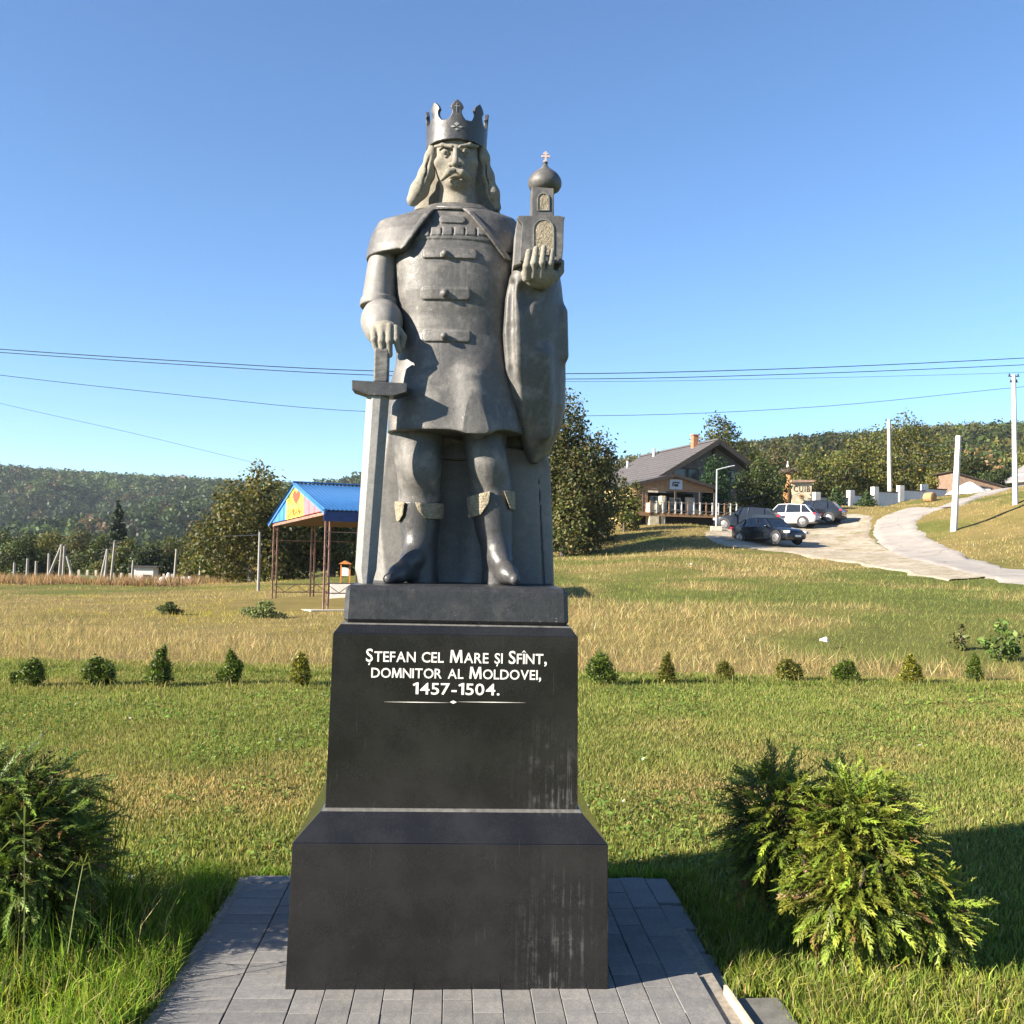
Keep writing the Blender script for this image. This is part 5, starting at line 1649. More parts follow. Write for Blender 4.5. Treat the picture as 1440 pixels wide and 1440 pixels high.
# ---- forest on the hills: a far wood that reads as one mass
def wood(name, label, pts, hts, tmpl_n, leaf, pals, wide=.62):
    tm = []
    for s_ in range(5):
        cl = [(0, 0, .62, .34, .34, .3)] + [(.3 * math.cos(a + s_), .3 * math.sin(a + s_), .5 + .13 * math.sin(3 * a + s_), .22, .22, .17) for a in np.linspace(0, 6.283, 6)[:-1]]
        V, F, C = leaf_cloud(cl, tmpl_n, leaf, [(1, 1, 1)], shell=.7)
        tm.append((V, F, C))
    VV, FF, CC, b0 = [], [], [], 0
    for (x, y, z), h, pal in zip(pts, hts, pals):
        V, F, C = tm[RNG.integers(0, 5)]
        a = RNG.random() * 6.283; c, s = math.cos(a), math.sin(a)
        w = h * wide * (1.2 + .6 * RNG.random())
        W = np.stack([(V[:, 0] * c - V[:, 1] * s) * w + x, (V[:, 0] * s + V[:, 1] * c) * w + y, V[:, 2] * h + z - h * .18], 1)
        VV.append(W); FF.append(F + b0); CC.append(C * pal); b0 += len(V)
    o = np_mesh(name, np.concatenate(VV), np.concatenate(FF), M_LEAF, None, False, np.concatenate(CC))
    return tag(o, label, 'forest', kind='stuff')
def wood_points(x0, x1, y0, y1, step, cond):
    X, Y = np.meshgrid(np.arange(x0, x1, step), np.arange(y0, y1, step))
    X = X.ravel() + RNG.normal(0, step * .33, X.size); Y = Y.ravel() + RNG.normal(0, step * .33, Y.size)
    k = cond(X, Y); X, Y = X[k], Y[k]
    return np.stack([X, Y, zg(X, Y)], 1)
def wood_pal(P, pal, brown):
    g = fbm(P[:, 0], P[:, 1], 45, 61)
    base = np.array(pal)[RNG.integers(0, len(pal), len(P))]
    br = (RNG.random(len(P)) < brown * (.4 + 1.6 * (g > .55)))
    base[br] = np.array(G_BROWN)[RNG.integers(0, 3, br.sum())]
    return base * np.exp(RNG.normal(0, .28, len(P)) + 1.6 * (fbm(P[:, 0], P[:, 1], 70, 67) - .5))[:, None]
P = wood_points(-560, 20, 300, 980, 9.0, lambda x, y: (np.abs(x + y * .27) < y * .34) & (x < -.02 * y + 6))
hl = RNG.uniform(7.5, 12.5, len(P))
print('wood', len(P))
wood('forest', 'dense mixed forest covering the far left hillside', P, hl, 84, .21, wood_pal(P, [(.035, .062, .022), (.045, .072, .024), (.055, .082, .024), (.07, .095, .026)], .07))
P = wood_points(-40, 420, 130, 530, 8.0, lambda x, y: (x > -.10 * y) & (x < .62 * y + 14) & ~((x < 40) & (y < 150)))
hl = RNG.uniform(5.5, 10.5, len(P)); pal = wood_pal(P, G_MID + G_MID + G_YEL[:2], .09)
nr = P[:, 1] < 235
wood('forest', 'leafy autumn tinged forest high on the right hillside', P[~nr], hl[~nr], 130, .15, pal[~nr])
wood('forest', 'green forest edge low on the right hillside behind the house', P[nr], hl[nr], 420, .075, pal[nr])
P = wood_points(-190, 10, 118, 300, 9.0, lambda x, y: (x > -.6 * y - 5) & (x < -.06 * y))
hl = RNG.uniform(4.0, 8.5, len(P))
wood('forest', 'belt of green trees filling the valley floor behind the far tree line', P, hl, 260, .10, wood_pal(P, G_MID, .05))
# ================================================================== pavilion, house, walls
def frame(o, u, v):
    """matrix of a local frame: u right, v away, z up"""
    return Matrix(((u[0], v[0], 0, o[0]), (u[1], v[1], 0, o[1]), (0, 0, 1, o[2]), (0, 0, 0, 1)))
def place(name, M, label, cat, group=None):
    o = bpy.data.objects.new(name, None); o.empty_display_size = .3
    o.matrix_world = M; link(o)
    return tag(o, label, cat, group)
M_RUST = simple('rusty_brown_steel', (.30, .17, .13), .6, .4, 9, metal=.3)
M_BLUE = simple('blue_painted_sheet', (.06, .20, .46), .4, .12, 5, coat=.2)
M_BLUE2 = simple('blue_gable_paint', (.05, .19, .55), .5, .12, 4)
M_YELLOW = simple('yellow_gable_paint', (.75, .62, .08), .5, .1, 4)
M_PINK = simple('red_gable_paint', (.66, .15, .17), .5, .12, 4)
M_HEART = simple('red_heart_paint', (.6, .07, .03), .5, .1, 6)
M_CONC = simple('weathered_concrete', (.42, .38, .31), .9, .22, 2.5, bump=.4)
M_CONC_W = simple('whitewashed_concrete', (.62, .59, .54), .85, .14, 1.5, bump=.3)
M_WALLW = simple('white_render', (.55, .56, .58), .9, .1, 1.2)
M_ROOF = simple('grey_roof_tile', (.085, .078, .08), .75, .14, 2.5, bump=.5, bdist=.03)
M_TRIM = simple('dark_trim_wood', (.045, .036, .03), .7, .2, 5)
M_GABLE = simple('weathered_grey_boards', (.14, .125, .11), .8, .25, 3)
M_WOOD = simple('varnished_brown_boards', (.30, .17, .085), .6, .25, 4)
M_YWALL = simple('yellow_ochre_render', (.50, .38, .17), .85, .15, 2)
M_BRICK = simple('orange_chimney_brick', (.36, .15, .08), .85, .25, 6)
M_GLASS = simple('dark_window_glass', (.03, .04, .05), .08, .2, 2, spec=.8)
M_STEELW = simple('galvanised_steel', (.5, .52, .54), .45, .1, 8, metal=.4)
M_STONE = simple('pale_split_stone', (.55, .47, .32), .85, .3, 4, bump=.6, bdist=.03)

# ---- open pavilion with a painted tricolour gable
A_r, A_l = at(457, 718, 26.0), at(382, 736, 32.3)
eave_r, eave_l = A_r[2], A_l[2]
gvec = A_r[:2] - A_l[:2]; glen = np.linalg.norm(gvec); gdir = gvec / glen
rdir = np.array([-gdir[1], gdir[0]])
pav = place('pavilion', frame((A_l[0], A_l[1], 0), gdir, rdir), 'open steel pavilion with blue sheet roof and tricolour painted gable', 'pavilion')
RL = 3.0
def ez(s): return eave_l + (eave_r - eave_l) * s / glen
def gz(s): return ez(s) + .95 * (1 - abs(s / glen - .5) * 2)
n_b = 21
for k in range(n_b):                                      # gable boards, each its own strip
    s0, s1 = glen * k / n_b, glen * (k + 1) / n_b - .012
    mt = M_BLUE2 if k < 7 else (M_YELLOW if k < 14 else M_PINK)
    m = MB(); m.prism([(s0, ez(s0)), (s1, ez(s1)), (s1, gz(s1) + .04), (s0, gz(s0) + .04)], -.03 - .006 * (k % 2), .0)
    m.build('gable_board', mt, pav)
for side in (0, 1):                                       # corrugated roof slopes
    nc = 56
    V, F = [], []
    ys_ = np.linspace(-.12, RL + .12, nc)
    for j, yy in enumerate(ys_):
        wv = .018 * (1 if j % 2 else -1)
        sa = -.18 if side == 0 else glen + .18
        V += [(sa, yy, gz(sa) + .07 + wv), (glen / 2, yy, gz(glen / 2) + .07 + wv)]
        V += [(sa, yy, gz(sa) + .05 + wv), (glen / 2, yy, gz(glen / 2) + .05 + wv)]
    for j in range(nc - 1):
        a = j * 4
        F += [(a, a + 1, a + 5, a + 4), (a + 2, a + 6, a + 7, a + 3), (a, a + 4, a + 6, a + 2), (a + 1, a + 3, a + 7, a + 5)]
    V = np.array(V); np_mesh('roof_sheet', V, np.array(F), M_BLUE, pav)
m = MB(); m.box((glen / 2, RL / 2, gz(glen / 2) + .1), (.25, RL + .26, .03)); m.build('ridge_cap', M_BLUE, pav)
for yy in (-.05, RL + .03):
    for s0, s1 in ((-.2, glen / 2), (glen + .2, glen / 2)):
        m = MB(); m.bar((s0, yy, gz(s0) + .02), (s1, yy, gz(s1) + .02), .05, .14); m.build('barge_board', M_BLUE, pav)
m = MB(); m.bar((glen + .1, -.05, gz(glen + .1) - .12), (glen + .1, RL, gz(glen + .1) - .12), .03, .26); m.build('fascia', simple('dark_blue_sheet', (.02, .045, .17), .5), pav)
m = MB()
m.prism([(0, ez(0) + .02), (glen, ez(glen) + .02), (glen / 2, gz(glen / 2) - .02)], RL - .05, RL - .02); m.build('back_gable', M_YELLOW, pav)
zb_l, zb_r = at(384, 851, 32.3)[2], at(450, 857, 26)[2]
def zb(s): return zb_l + (zb_r - zb_l) * s / glen
def pav_post(s, y):
    z0, z1 = zb(s), ez(s)
    for d in (-.11, .11):
        m = MB(); m.box((s + d * .7, y - d * .7, (z0 + z1) / 2), (.045, .045, z1 - z0)); pst = m.build('post', M_RUST, pav)
    for q in range(7):
        zz = z0 + (z1 - z0) * (q + .5) / 7
        m = MB(); m.bar((s - .07, y + .07, zz - .1), (s + .07, y - .07, zz + .1 * (-1) ** q), .02); m.build('lacing', M_RUST, pav)
for s_, y_ in ((.12, .12), (glen - .12, .12), (.12, RL - .12), (glen - .12, RL - .12), (glen * .5, RL - .12), (.12, RL * .45)):
    pav_post(s_, y_)
for a, b in (((.12, .12), (.12, RL - .12)), ((.12, RL - .12), (glen - .12, RL - .12)), ((glen - .12, .12), (glen - .12, RL - .12))):
    for dz in (.42, .68):
        m = MB(); m.bar((a[0], a[1], zb(a[0]) + dz), (b[0], b[1], zb(b[0]) + dz), .03); m.build('rail', M_RUST, pav)
    nseg = 8
    for q in range(nseg):
        t0, t1 = q / nseg, (q + 1) / nseg
        p0 = (a[0] + (b[0] - a[0]) * t0, a[1] + (b[1] - a[1]) * t0); p1 = (a[0] + (b[0] - a[0]) * t1, a[1] + (b[1] - a[1]) * t1)
        m = MB(); m.bar((*p0, zb(p0[0]) + (.43 if q % 2 else .67)), (*p1, zb(p1[0]) + (.67 if q % 2 else .43)), .018); m.build('lattice_bar', M_RUST, pav)
    m = MB(); m.bar((a[0], a[1], ez(a[0]) - .55), (b[0], b[1], ez(b[0]) - .55), .025); m.build('tie_bar', M_RUST, pav)
m = MB(); m.prism([(0, ez(0) - .1), (glen, ez(glen) - .1), (glen, ez(glen)), (0, ez(0))], .02, .06); m.build('beam', M_RUST, pav)
m = MB(); m.prism([(0, ez(0) - .06), (glen, ez(glen) - .06), (glen, ez(glen)), (0, ez(0))], .06, RL); m.build('ceiling_boards', simple('brown_soffit_boards', (.10, .05, .035), .8, .3, 4), pav)
m = MB(); m.prism([(-.5, zb(-.5) - .5), (glen + .2, zb(glen) - .5), (glen + .2, zb(glen) + .0), (-.5, zb(-.5) + .0)], -.35, RL + .4); m.build('floor_slab', M_CONC, pav, bevel=.02)
# painted lettering and heart
hs, hz = glen * .53, ez(glen * .5) + .60
pts = []
for k in range(28):
    t_ = 2 * math.pi * k / 28
    pts.append((hs + .030 * 16 * math.sin(t_) ** 3, hz + .016 * (13 * math.cos(t_) - 5 * math.cos(2 * t_) - 2 * math.cos(3 * t_) - math.cos(4 * t_))))
m = MB(); m.prism(pts, -.042, -.036); m.build('painted_heart', M_HEART, pav)
M_GREENL = simple('dark_green_letter_paint', (.10, .14, .03), .6)
letters_on(pav, [(c, .30) for c in 'EU'], np.array([glen * .37, -.040, ez(glen * .4) + .46]), np.array([1.0, 0, 0]), np.array([0, 0, 1.0]), np.array([0, -1.0, 0]), .5, M_GREENL)
letters_on(pav, [(c, .30) for c in 'CAPRIANA'], np.array([glen * .355, -.040, ez(glen * .36) + .06]), np.array([1.0, 0, (eave_r - eave_l) / glen]), np.array([0, 0, 1.0]), np.array([0, -1.0, 0]), glen * .29, M_HEART)

# low white parapet and small orange kiosk behind the pavilion
pw = at(480, 838, 31.5)
m = MB(); m.box((.4, 0, .12), (1.5, .25, .56)); o = m.build('low_wall', M_CONC_W, bevel=.02); o.location = tuple(pw); o.rotation_euler = (0, 0, .15)
tag(o, 'low whitewashed wall behind the pavilion railing', 'wall')
kk = at(485, 828, 33)
kio = empty('notice_board', tuple(kk), .1, 'white notice panel on orange posts behind the pavilion', 'notice board'); kio.scale = (.45, .45, .45)
for dx in (-.32, .32):
    m = MB(); m.box((dx, 0, .85), (.09, .09, 1.9)); m.build('post', simple('orange_post_paint', (.55, .2, .06), .6), kio)
m = MB(); m.box((0, -.02, 1.25), (.5, .05, .62)); m.build('panel', M_WHITE, kio, bevel=.01)
m = MB(); m.prism([(-.5, 1.82), (.5, 1.82), (0, 2.1)], -.3, .3); m.build('roof', simple('orange_post_paint', (.55, .2, .06), .6), kio)

# ---- the house on the slope
HS = 1.30                     # the house stands farther up the slope than the cars
ap = at(1012, 618, DR(62.0))
u_, v_ = np.array([.964, .266]), np.array([-.266, .964])
hb = (zg(ap[0], ap[1]) - .8) / HS
house = place('house', frame((ap[0], ap[1], 0), u_, v_) @ Matrix.Scale(HS, 4), 'large house with dark grey gable roof, brick chimney and shaded gable', 'house')
ZR, HW, RLN = ap[2] / HS, 4.3, 12.6
slope = .62
def rz(x): return ZR - slope * abs(x)
m = MB(); m.prism([(-3.7, hb), (3.7, hb), (3.7, rz(3.7) - .25), (0, ZR - .28), (-3.7, rz(3.7) - .25)], .9, RLN - .4); m.build('wall', M_GABLE, house)
for s_ in (-1, 1):
    m = MB(); m.prism([(0, ZR), (s_ * HW, rz(HW)), (s_ * HW, rz(HW) - .16), (0, ZR - .2)], 0, RLN); rf = m.build('roof_slope', M_ROOF, house)
    m = MB(); m.bar((0, -.02, ZR - .12), (s_ * HW, -.02, rz(HW) - .1), .06, .3); m.build('barge_board', M_TRIM, house)
    # tile courses as low ridges across the slope
    for q in range(1, 13):
        x = s_ * HW * q / 13
        m = MB(); m.bar((x, .05, rz(x) + .012), (x, RLN - .05, rz(x) + .012), .07, .03); m.build('tile_course', M_ROOF, rf)
m = MB(); m.box((0, RLN / 2, ZR + .02), (.3, RLN, .1)); m.build('ridge', M_ROOF, house)
ch = MB(); ch.box((-.3, 2.9, ZR + .1), (.38, .38, .9)); c_ = ch.build('chimney', M_BRICK, house, bevel=.02)
m = MB(); m.box((-.3, 2.9, ZR + .56), (.45, .45, .07)); m.build('chimney_cap', M_BRICK, c_)
for x, y, h_ in ((-.5, 9.0, .55), (-1.6, 11.2, .45)):
    m = MB(); m.tube([(x, y, rz(x) - .1), (x, y, rz(x) + h_)], .1, 10); m.build('flue_pipe', M_STEELW, house)
m = MB(); m.bar((0, .55, ZR - .35), (0, .95, ZR - 1.0), .16); m.bar((0, .1, ZR - .35), (0, .9, ZR - .35), .16); m.build('gable_bracket', M_TRIM, house)
wz = at(972, 670, DR(62.5))[2] / HS
for x0, x1 in ((-2.75, -1.85), (-1.75, -.95), (1.2, 2.2)):
    m = MB(); m.box(((x0 + x1) / 2, .89, wz), (x1 - x0, .06, 1.0)); w = m.build('window', M_TRIM, house)
    m = MB(); m.box(((x0 + x1) / 2, .85, wz), (x1 - x0 - .14, .04, .86)); m.build('pane', M_GLASS, w)
# shed and deck leaning out on the right of the gable
m = MB(); m.box((2.2, .2, hb + 1.0), (3.2, .9, 2.0)); m.build('side_shed', M_TRIM, house)

# ---- porch building in front of the house
pa_ = at(947, 667, DR(55.6))
porch = place('porch_building', frame((pa_[0], pa_[1], 0), u_, v_) @ Matrix.Scale(HS, 4), 'low wooden porch building with sign board, railing and ochre side wall', 'building')
ZP = pa_[2] / HS; PW = 2.45; pzl = ZP - .62
gb = (zg(pa_[0] - 2, pa_[1]) - .6) / HS
zdeck = at(950, 722, DR(55.6))[2] / HS
for s_ in (-1, 1):
    m = MB(); m.prism([(0, ZP), (s_ * (PW + .15), pzl - .04), (s_ * (PW + .15), pzl - .14), (0, ZP - .11)], -.3, 5.0); m.build('roof_slope', M_ROOF, porch)
    m = MB(); m.bar((0, -.32, ZP - .06), (s_ * (PW + .15), -.32, pzl - .1), .05, .18); m.build('barge_board', M_TRIM, porch)
zl = at(947, 691, DR(55.6))[2] / HS
nb = 7
for q in range(nb):                                         # horizontal gable boards
    z0, z1 = zl + (ZP - .16 - zl) * q / nb, zl + (ZP - .16 - zl) * (q + 1) / nb - .012
    wmax = lambda z: PW * min(1.0, max(0, (ZP - .12 - z) / .62))
    m = MB(); m.prism([(-wmax(z0), z0), (wmax(z0), z0), (wmax(z1), z1), (-wmax(z1), z1)], -.05 - .008 * (q % 2), .0); m.build('gable_board', M_WOOD, porch)
m = MB(); m.box((-PW + .05, 2.3, (gb + pzl) / 2 - .06), (.16, 4.5, pzl - gb - .1)); m.build('side_wall', M_YWALL, porch)
m = MB(); m.box((-PW + .52, -.02, (gb + zl) / 2), (.75, .12, zl - gb)); m.build('corner_wall', M_WOOD, porch)
m = MB(); m.box((0, 2.4, (zdeck + zl) / 2), (2 * PW - .2, .12, zl - zdeck + .1)); m.build('back_wall', M_TRIM, porch)
for x0, x1, z0, z1, mt in ((-.85, .1, .15, .95, M_GLASS), (.35, .95, .3, .9, M_GLASS), (1.35, 1.85, .0, .95, M_CONC_W)):
    m = MB(); m.box(((x0 + x1) / 2, 1.2, zdeck + (z0 + z1) / 2), (x1 - x0 + .1, .06, z1 - z0 + .1)); w = m.build('window', M_CONC_W, porch)
    m = MB(); m.box(((x0 + x1) / 2, 1.16, zdeck + (z0 + z1) / 2), (x1 - x0, .05, z1 - z0)); m.build('pane', mt, w)
m = MB(); m.box((.3, .3, zdeck - .12), (2 * PW + 2.2, 2.6, .2)); m.build('deck', M_WOOD, porch)
m = MB(); m.box((.6, .6, (gb + zdeck) / 2 - .2), (2 * PW + 1.2, 1.6, zdeck - gb - .1)); m.build('deck_skirt', M_TRIM, porch)
m = MB(); m.box((-1.55, -.75, (gb + zdeck + .5) / 2), (.6, .5, zdeck - gb + .5)); m.build('gate_pier', M_STONE, porch, bevel=.03)
m = MB(); m.box((-1.0, -.75, (gb + zdeck + .9) / 2), (.26, .4, zdeck - gb + .9)); m.build('gate_pier', M_STONE, porch, bevel=.03)
for zz in (.1, .55):
    m = MB(); m.bar((-1.8, -1.0, zdeck + zz), (3.4, -1.0, zdeck + zz), .05); m.build('rail', M_GABLE, porch)
for q in range(15):
    x = -1.8 + 5.2 * q / 14
    m = MB(); m.box((x, -1.0, zdeck + .28), (.06, .06, .66)); m.build('baluster', M_CONC_W if q % 3 else M_WOOD, porch)
for x in (-1.9, .0, 1.5, 2.4):
    m = MB(); m.box((x, -.3, (zdeck + zl) / 2), (.1, .1, zl - zdeck)); m.build('porch_post', M_TRIM, porch)
sgn = MB(); sz = at(950, 681, DR(55.4))[2] / HS
sgn.box((.12, -.1, sz), (.76, .05, .56)); sg = sgn.build('sign_board', simple('pale_blue_sign_paint', (.45, .5, .58), .6, .1, 6), porch)
m = MB(); m.box((.12, -.14, sz + .1), (.4, .02, .07)); m.build('sign_mark', M_TRIM, sg)
m = MB(); m.box((.12, -.14, sz - .05), (.24, .02, .14)); m.build('sign_mark', M_TRIM, sg)
m = MB(); m.box((-.08, -.14, sz - .01), (.06, .02, .2)); m.build('sign_mark', M_TRIM, sg)

# ---- stepped white wall with dark coping, pillars, barn, heap, bale
wall_pts = [(1150, 712, 66), (1200, 706, 68), (1240, 702, 70), (1285, 700, 72), (1330, 702, 74)]
segs = [(1148, 1192, 700, 67), (1196, 1228, 697, 69), (1230, 1262, 692, 70.5), (1266, 1300, 690, 72), (1300, 1330, 688, 73.5)]
labs = ['beside the carved sign', 'behind the young conifers', 'behind the dark concrete pole', 'under the broad yellow green tree', 'behind the hay bale']
for (p0, p1, top, Y), lb in zip(segs, labs):
    Y = DR(Y)
    a, b = at_ground(p0, Y), at_ground(p1, Y + 1)
    zt_ = top_z((p0 + p1) / 2, top, Y)
    r = empty('white_wall', tuple(a), math.atan2(b[1] - a[1], b[0] - a[0]), 'white rendered wall section with dark coping ' + lb, 'wall')
    ln = float(np.hypot(b[0] - a[0], b[1] - a[1])); hh = max(.5, zt_ - a[2])
    m = MB(); m.box((ln / 2, 0, hh / 2 - .3), (ln, .25, hh + .6)); m.build('panel', M_WALLW, r)
    m = MB(); m.box((ln / 2, 0, hh + .05), (ln + .05, .38, .1)); m.build('coping', M_TRIM, r)
    m = MB(); m.box((0, -.02, hh / 2 + .0), (.55, .5, hh + .9)); pl_ = m.build('pillar', M_CONC_W, r, bevel=.02)
bb = at_ground(1352, DR(76))
barn = empty('barn', (bb[0], bb[1], 0), -.05, 'brown boarded barn with white lower wall at the bend of the road', 'barn')
bz = bb[2]; bt = top_z(1352, 664, DR(76))
m = MB(); m.prism([(-.8, bz - .5), (4.0, bz - .5), (4.0, bt - 1.35), (-.8, bt)], 0, 5); m.build('wall', simple('brown_barn_boards', (.21, .14, .10), .85, .25, 3), barn)
m = MB(); m.prism([(-1.1, bt + .12), (4.5, bt - 1.4), (4.5, bt - 1.52), (-1.1, bt + .02)], -.3, 5.3); m.build('roof', M_TRIM, barn)
m = MB(); m.box((1.2, -.06, bz + .5), (3.2, .12, 1.3)); m.build('lower_wall', M_WALLW, barn)
m = MB(); m.box((1.2, -.08, bz + 1.2), (3.3, .2, .12)); m.build('coping', M_TRIM, barn)
m = MB(); m.box((1.6, -.16, bz + .25), (1.9, .05, .5), ry=.16); m.build('ramp_rail', M_TRIM, barn)
hp = at_ground(1364, DR(70.5))
V, F = [], []
nr_, na_ = 9, 26
for i in range(nr_):
    for j in range(na_):
        a = 2 * math.pi * j / na_; r = i / (nr_ - 1)
        rad = 2.1 * r * (1 + .12 * math.sin(3 * a + 1)); V.append((rad * math.cos(a), rad * .8 * math.sin(a), 1.15 * (1 - r ** 1.3) * (1 + .08 * math.sin(5 * a)) - .12))
for i in range(nr_ - 1):
    for j in range(na_):
        F.append((i * na_ + j, (i + 1) * na_ + j, (i + 1) * na_ + (j + 1) % na_, i * na_ + (j + 1) % na_))
o = np_mesh('sand_heap', np.array(V), np.array(F), simple('white_sand', (.62, .58, .52), .95, .1, 2, bump=.4), None, True)
o.location = tuple(hp); tag(o, 'heap of white sand beside the road before the barn', 'heap')
hb_ = at_ground(1308, DR(68))
bale = empty('hay_bale', (hb_[0], hb_[1], hb_[2]), .5, 'round orange brown hay bale lying at the road edge', 'hay bale')
m = MB(); m.lathe((0, -.45, .42), [(.30, 0), (.42, .04), (.44, .3), (.44, .6), (.42, .86), (.30, .9)], 28, 'Y'); m.build('straw_roll', simple('dry_straw', (.36, .2, .09), .95, .35, 14, bump=.8, bdist=.02), bale, smooth=True)
for q in range(3):
    m = MB(); m.lathe((0, -.3 + .3 * q, .42), [(.446, 0), (.45, .012), (.446, .024)], 28, 'Y'); m.build('twine', simple('twine', (.5, .4, .25), .9), bale)
gh = at(1492, 655, DR(74))
rh = empty('roadside_house', (gh[0], gh[1], 0), .3, 'house with grey roof and pale wall cut off behind the tall white pole', 'house')
gz0 = zg(gh[0], gh[1]) - .5
m = MB(); m.prism([(-1.0, gz0), (4, gz0), (4, gh[2] - .4), (-1.0, gh[2] - .6)], 0, 5); m.build('wall', M_CONC_W, rh)
m = MB(); m.prism([(-2.0, gh[2] - 1.3), (2.0, gh[2] + 1.2), (5.0, gh[2] - .6), (5, gh[2] - .75), (2, gh[2] + 1.0), (-2.0, gh[2] - 1.5)], -.5, 5.5); m.build('roof', simple('grey_slate_sheet', (.2, .19, .19), .8, .2, 3), rh)

# ---- carved sign with a nest and a stork
sp = at_ground(1109, DR(61.5))
sig = empty('carved_sign', (sp[0], sp[1], sp[2]), .05, 'pale stone sign reading CUIB with a little roof beside a carved trunk', 'sign')
SG = 1.3
sig.scale = (SG, SG, SG)
zb2, zt2 = (top_z(1124, 711, DR(61.5)) - sp[2]) / SG, (top_z(1124, 679, DR(61.5)) - sp[2]) / SG
m = MB(); m.prism([(.15, zb2 - .4), (1.35, zb2 - .4), (1.42, zt2), (.12, zt2)], -.15, .15); bdp = m.build('stone_panel', M_STONE, sig, bevel=.02)
M_LET = simple('dark_brown_letter', (.05, .03, .02), .7)
letters_on(bdp, [(c, .52) for c in 'CUIB'], np.array([.26, -.157, zt2 - .56]), np.array([1.0, 0, 0]), np.array([0, 0, 1.0]), np.array([0, -1.0, 0]), 1.02, M_LET, track=.22)
m = MB(); m.lathe((.75, -.17, zt2 - .85), [(.13, 0), (.15, .01), (.13, .02)], 16, 'Y'); m.build('nest_mark', M_WOOD, bdp)
m = MB(); m.box((.76, -.172, zt2 - .84), (.12, .01, .08), ry=.4); m.build('bird_mark', M_LET, bdp)
m = MB(); m.prism([(.0, zt2 - .02), (1.55, zt2 + .04), (1.5, zt2 + .18), (.1, zt2 + .16)], -.32, .32); m.build('little_roof', simple('weathered_shingle', (.3, .2, .14), .85, .3, 8), sig, bevel=.02)
M_TRUNK = simple('orange_carved_wood', (.42, .21, .08), .7, .3, 4, bump=.6, bdist=.03)
m = MB(); tk = (zt2 + .55) / 2.4
m.tube([(-.1, 0, -.3), (-.12, 0, .8 * tk), (-.18, 0, 1.2 * tk), (-.06, 0, 1.6 * tk), (.05, 0, 2.0 * tk), (.02, 0, 2.4 * tk)], [.22, .18, .28, .18, .15, .2], 12); m.build('carved_trunk', M_TRUNK, sig, smooth=True)
m = MB()
for q in range(90):
    a = random.random() * 6.283; r = .35 + .15 * random.random(); z = 2.45 * tk + .2 * random.random()
    b_ = a + random.uniform(-.9, .9)
    m.bar((r * math.cos(a), r * math.sin(a), z), ((r + .15) * math.cos(b_), (r + .15) * math.sin(b_), z + random.uniform(-.12, .18)), .025)
tag(m.build('twig_nest', M_BARK, sig), kind='stuff')
m = MB(); m.lathe((0, 0, 2.38 * tk), [(.12, 0), (.42, .1), (.48, .24), (.3, .28)], 16); m.build('nest_core', M_BARK, sig)
st = empty('stork_figure', (sp[0] - .1, sp[1], sp[2] + SG * (2.4 * tk + .2)), 0, 'small white stork figure standing on the nest', 'stork')
m = MB(); m.lathe((0, 0, .24), [(.02, -.0), (.1, .03), (.13, .1), (.1, .18), (.05, .25), (.04, .38), (.06, .44), (.05, .5), (.01, .53)], 12); bd = m.build('body', M_WHITE, st, smooth=True)
m = MB(); m.tube([(-.04, -.02, .72), (-.22, -.06, .68)], [.018, .004], 6); m.build('bill', M_HEART, bd)
m = MB(); m.tube([(0, 0, 0), (0, 0, .26)], .014, 6); m.build('leg', M_HEART, bd)

# ---- far-left yards: red fence, green sheet fence, hut, white stones
fb = at_ground(110, 74)
rf_ = empty('red_fence', (fb[0], fb[1], fb[2]), .05, 'far red fence with white posts behind the dry weeds', 'fence')
for q in range(13):
    m = MB(); m.box((-.4 + q * .62, 0, .75), (.16, .16, 1.7 - .35 * (q > 4))); m.build('post', M_CONC, rf_)
    if q < 12:
        m = MB(); m.box((-.09 + q * .62, .02, .6), (.42, .05, 1.05 - .3 * (q > 4))); m.build('red_panel', simple('red_fence_paint', (.5, .1, .05), .6, .15, 4), rf_)
g2 = at_ground(138, 68)
o = MB().prism([(-1.1, .1), (1.6, .0), (1.6, .75), (-1.1, .9)], -.03, .03).build('sheet_fence', simple('green_sheet', (.05, .19, .12), .6, .12, 3)); o.location = tuple(g2)
tag(o, 'green sheet metal fence below the red fence', 'fence')
h2 = at_ground(207, 72)
hut = empty('hut', (h2[0], h2[1], h2[2]), .1, 'tiny white hut with flat dark roof among the far trees', 'hut')
m = MB(); m.box((0, 0, .75), (1.5, 1.5, 1.9)); m.build('wall', M_CONC_W, hut); m = MB(); m.box((.1, 0, 1.75), (1.9, 1.8, .1)); m.build('roof', M_TRIM, hut)
m = MB(); m.box((.3, -.77, .6), (.5, .04, 1.2)); m.build('door', M_TRIM, hut)
w3 = at_ground(178, 74)
o = MB().box((0, 0, .4), (2.6, .2, 1.0)).build('yard_wall', simple('pinkish_render', (.45, .33, .26), .9, .2, 3)); o.location = tuple(w3); tag(o, 'low pinkish yard wall left of the tiny hut', 'wall')
for q, (px, Y, w, h_) in enumerate(((232, 66, .9, .7), (240, 64, .5, .9), (252, 63, .8, .6), (262, 66, 1.0, .7), (270, 67, .7, .75))):
    p = at_ground(px, Y)
    me = MB().lathe((0, 0, -.1), [(w * .5, 0), (w * .55, h_ * .3), (w * .4, h_ * .75), (w * .15, h_ + .1)], 9).build('boulder', M_CONC_W, smooth=False)
    me.location = tuple(p); me.rotation_euler = (0, 0, q * 1.3)
    tag(me, ('broad pale boulder beside the tiny hut', 'tall narrow pale boulder below the far poles', 'low pale boulder at the foot of the boulder pole', 'widest pale boulder in the far row', 'pale boulder at the foot of the tallest wooden pole')[q], 'boulder', 'pale boulders below the far poles')
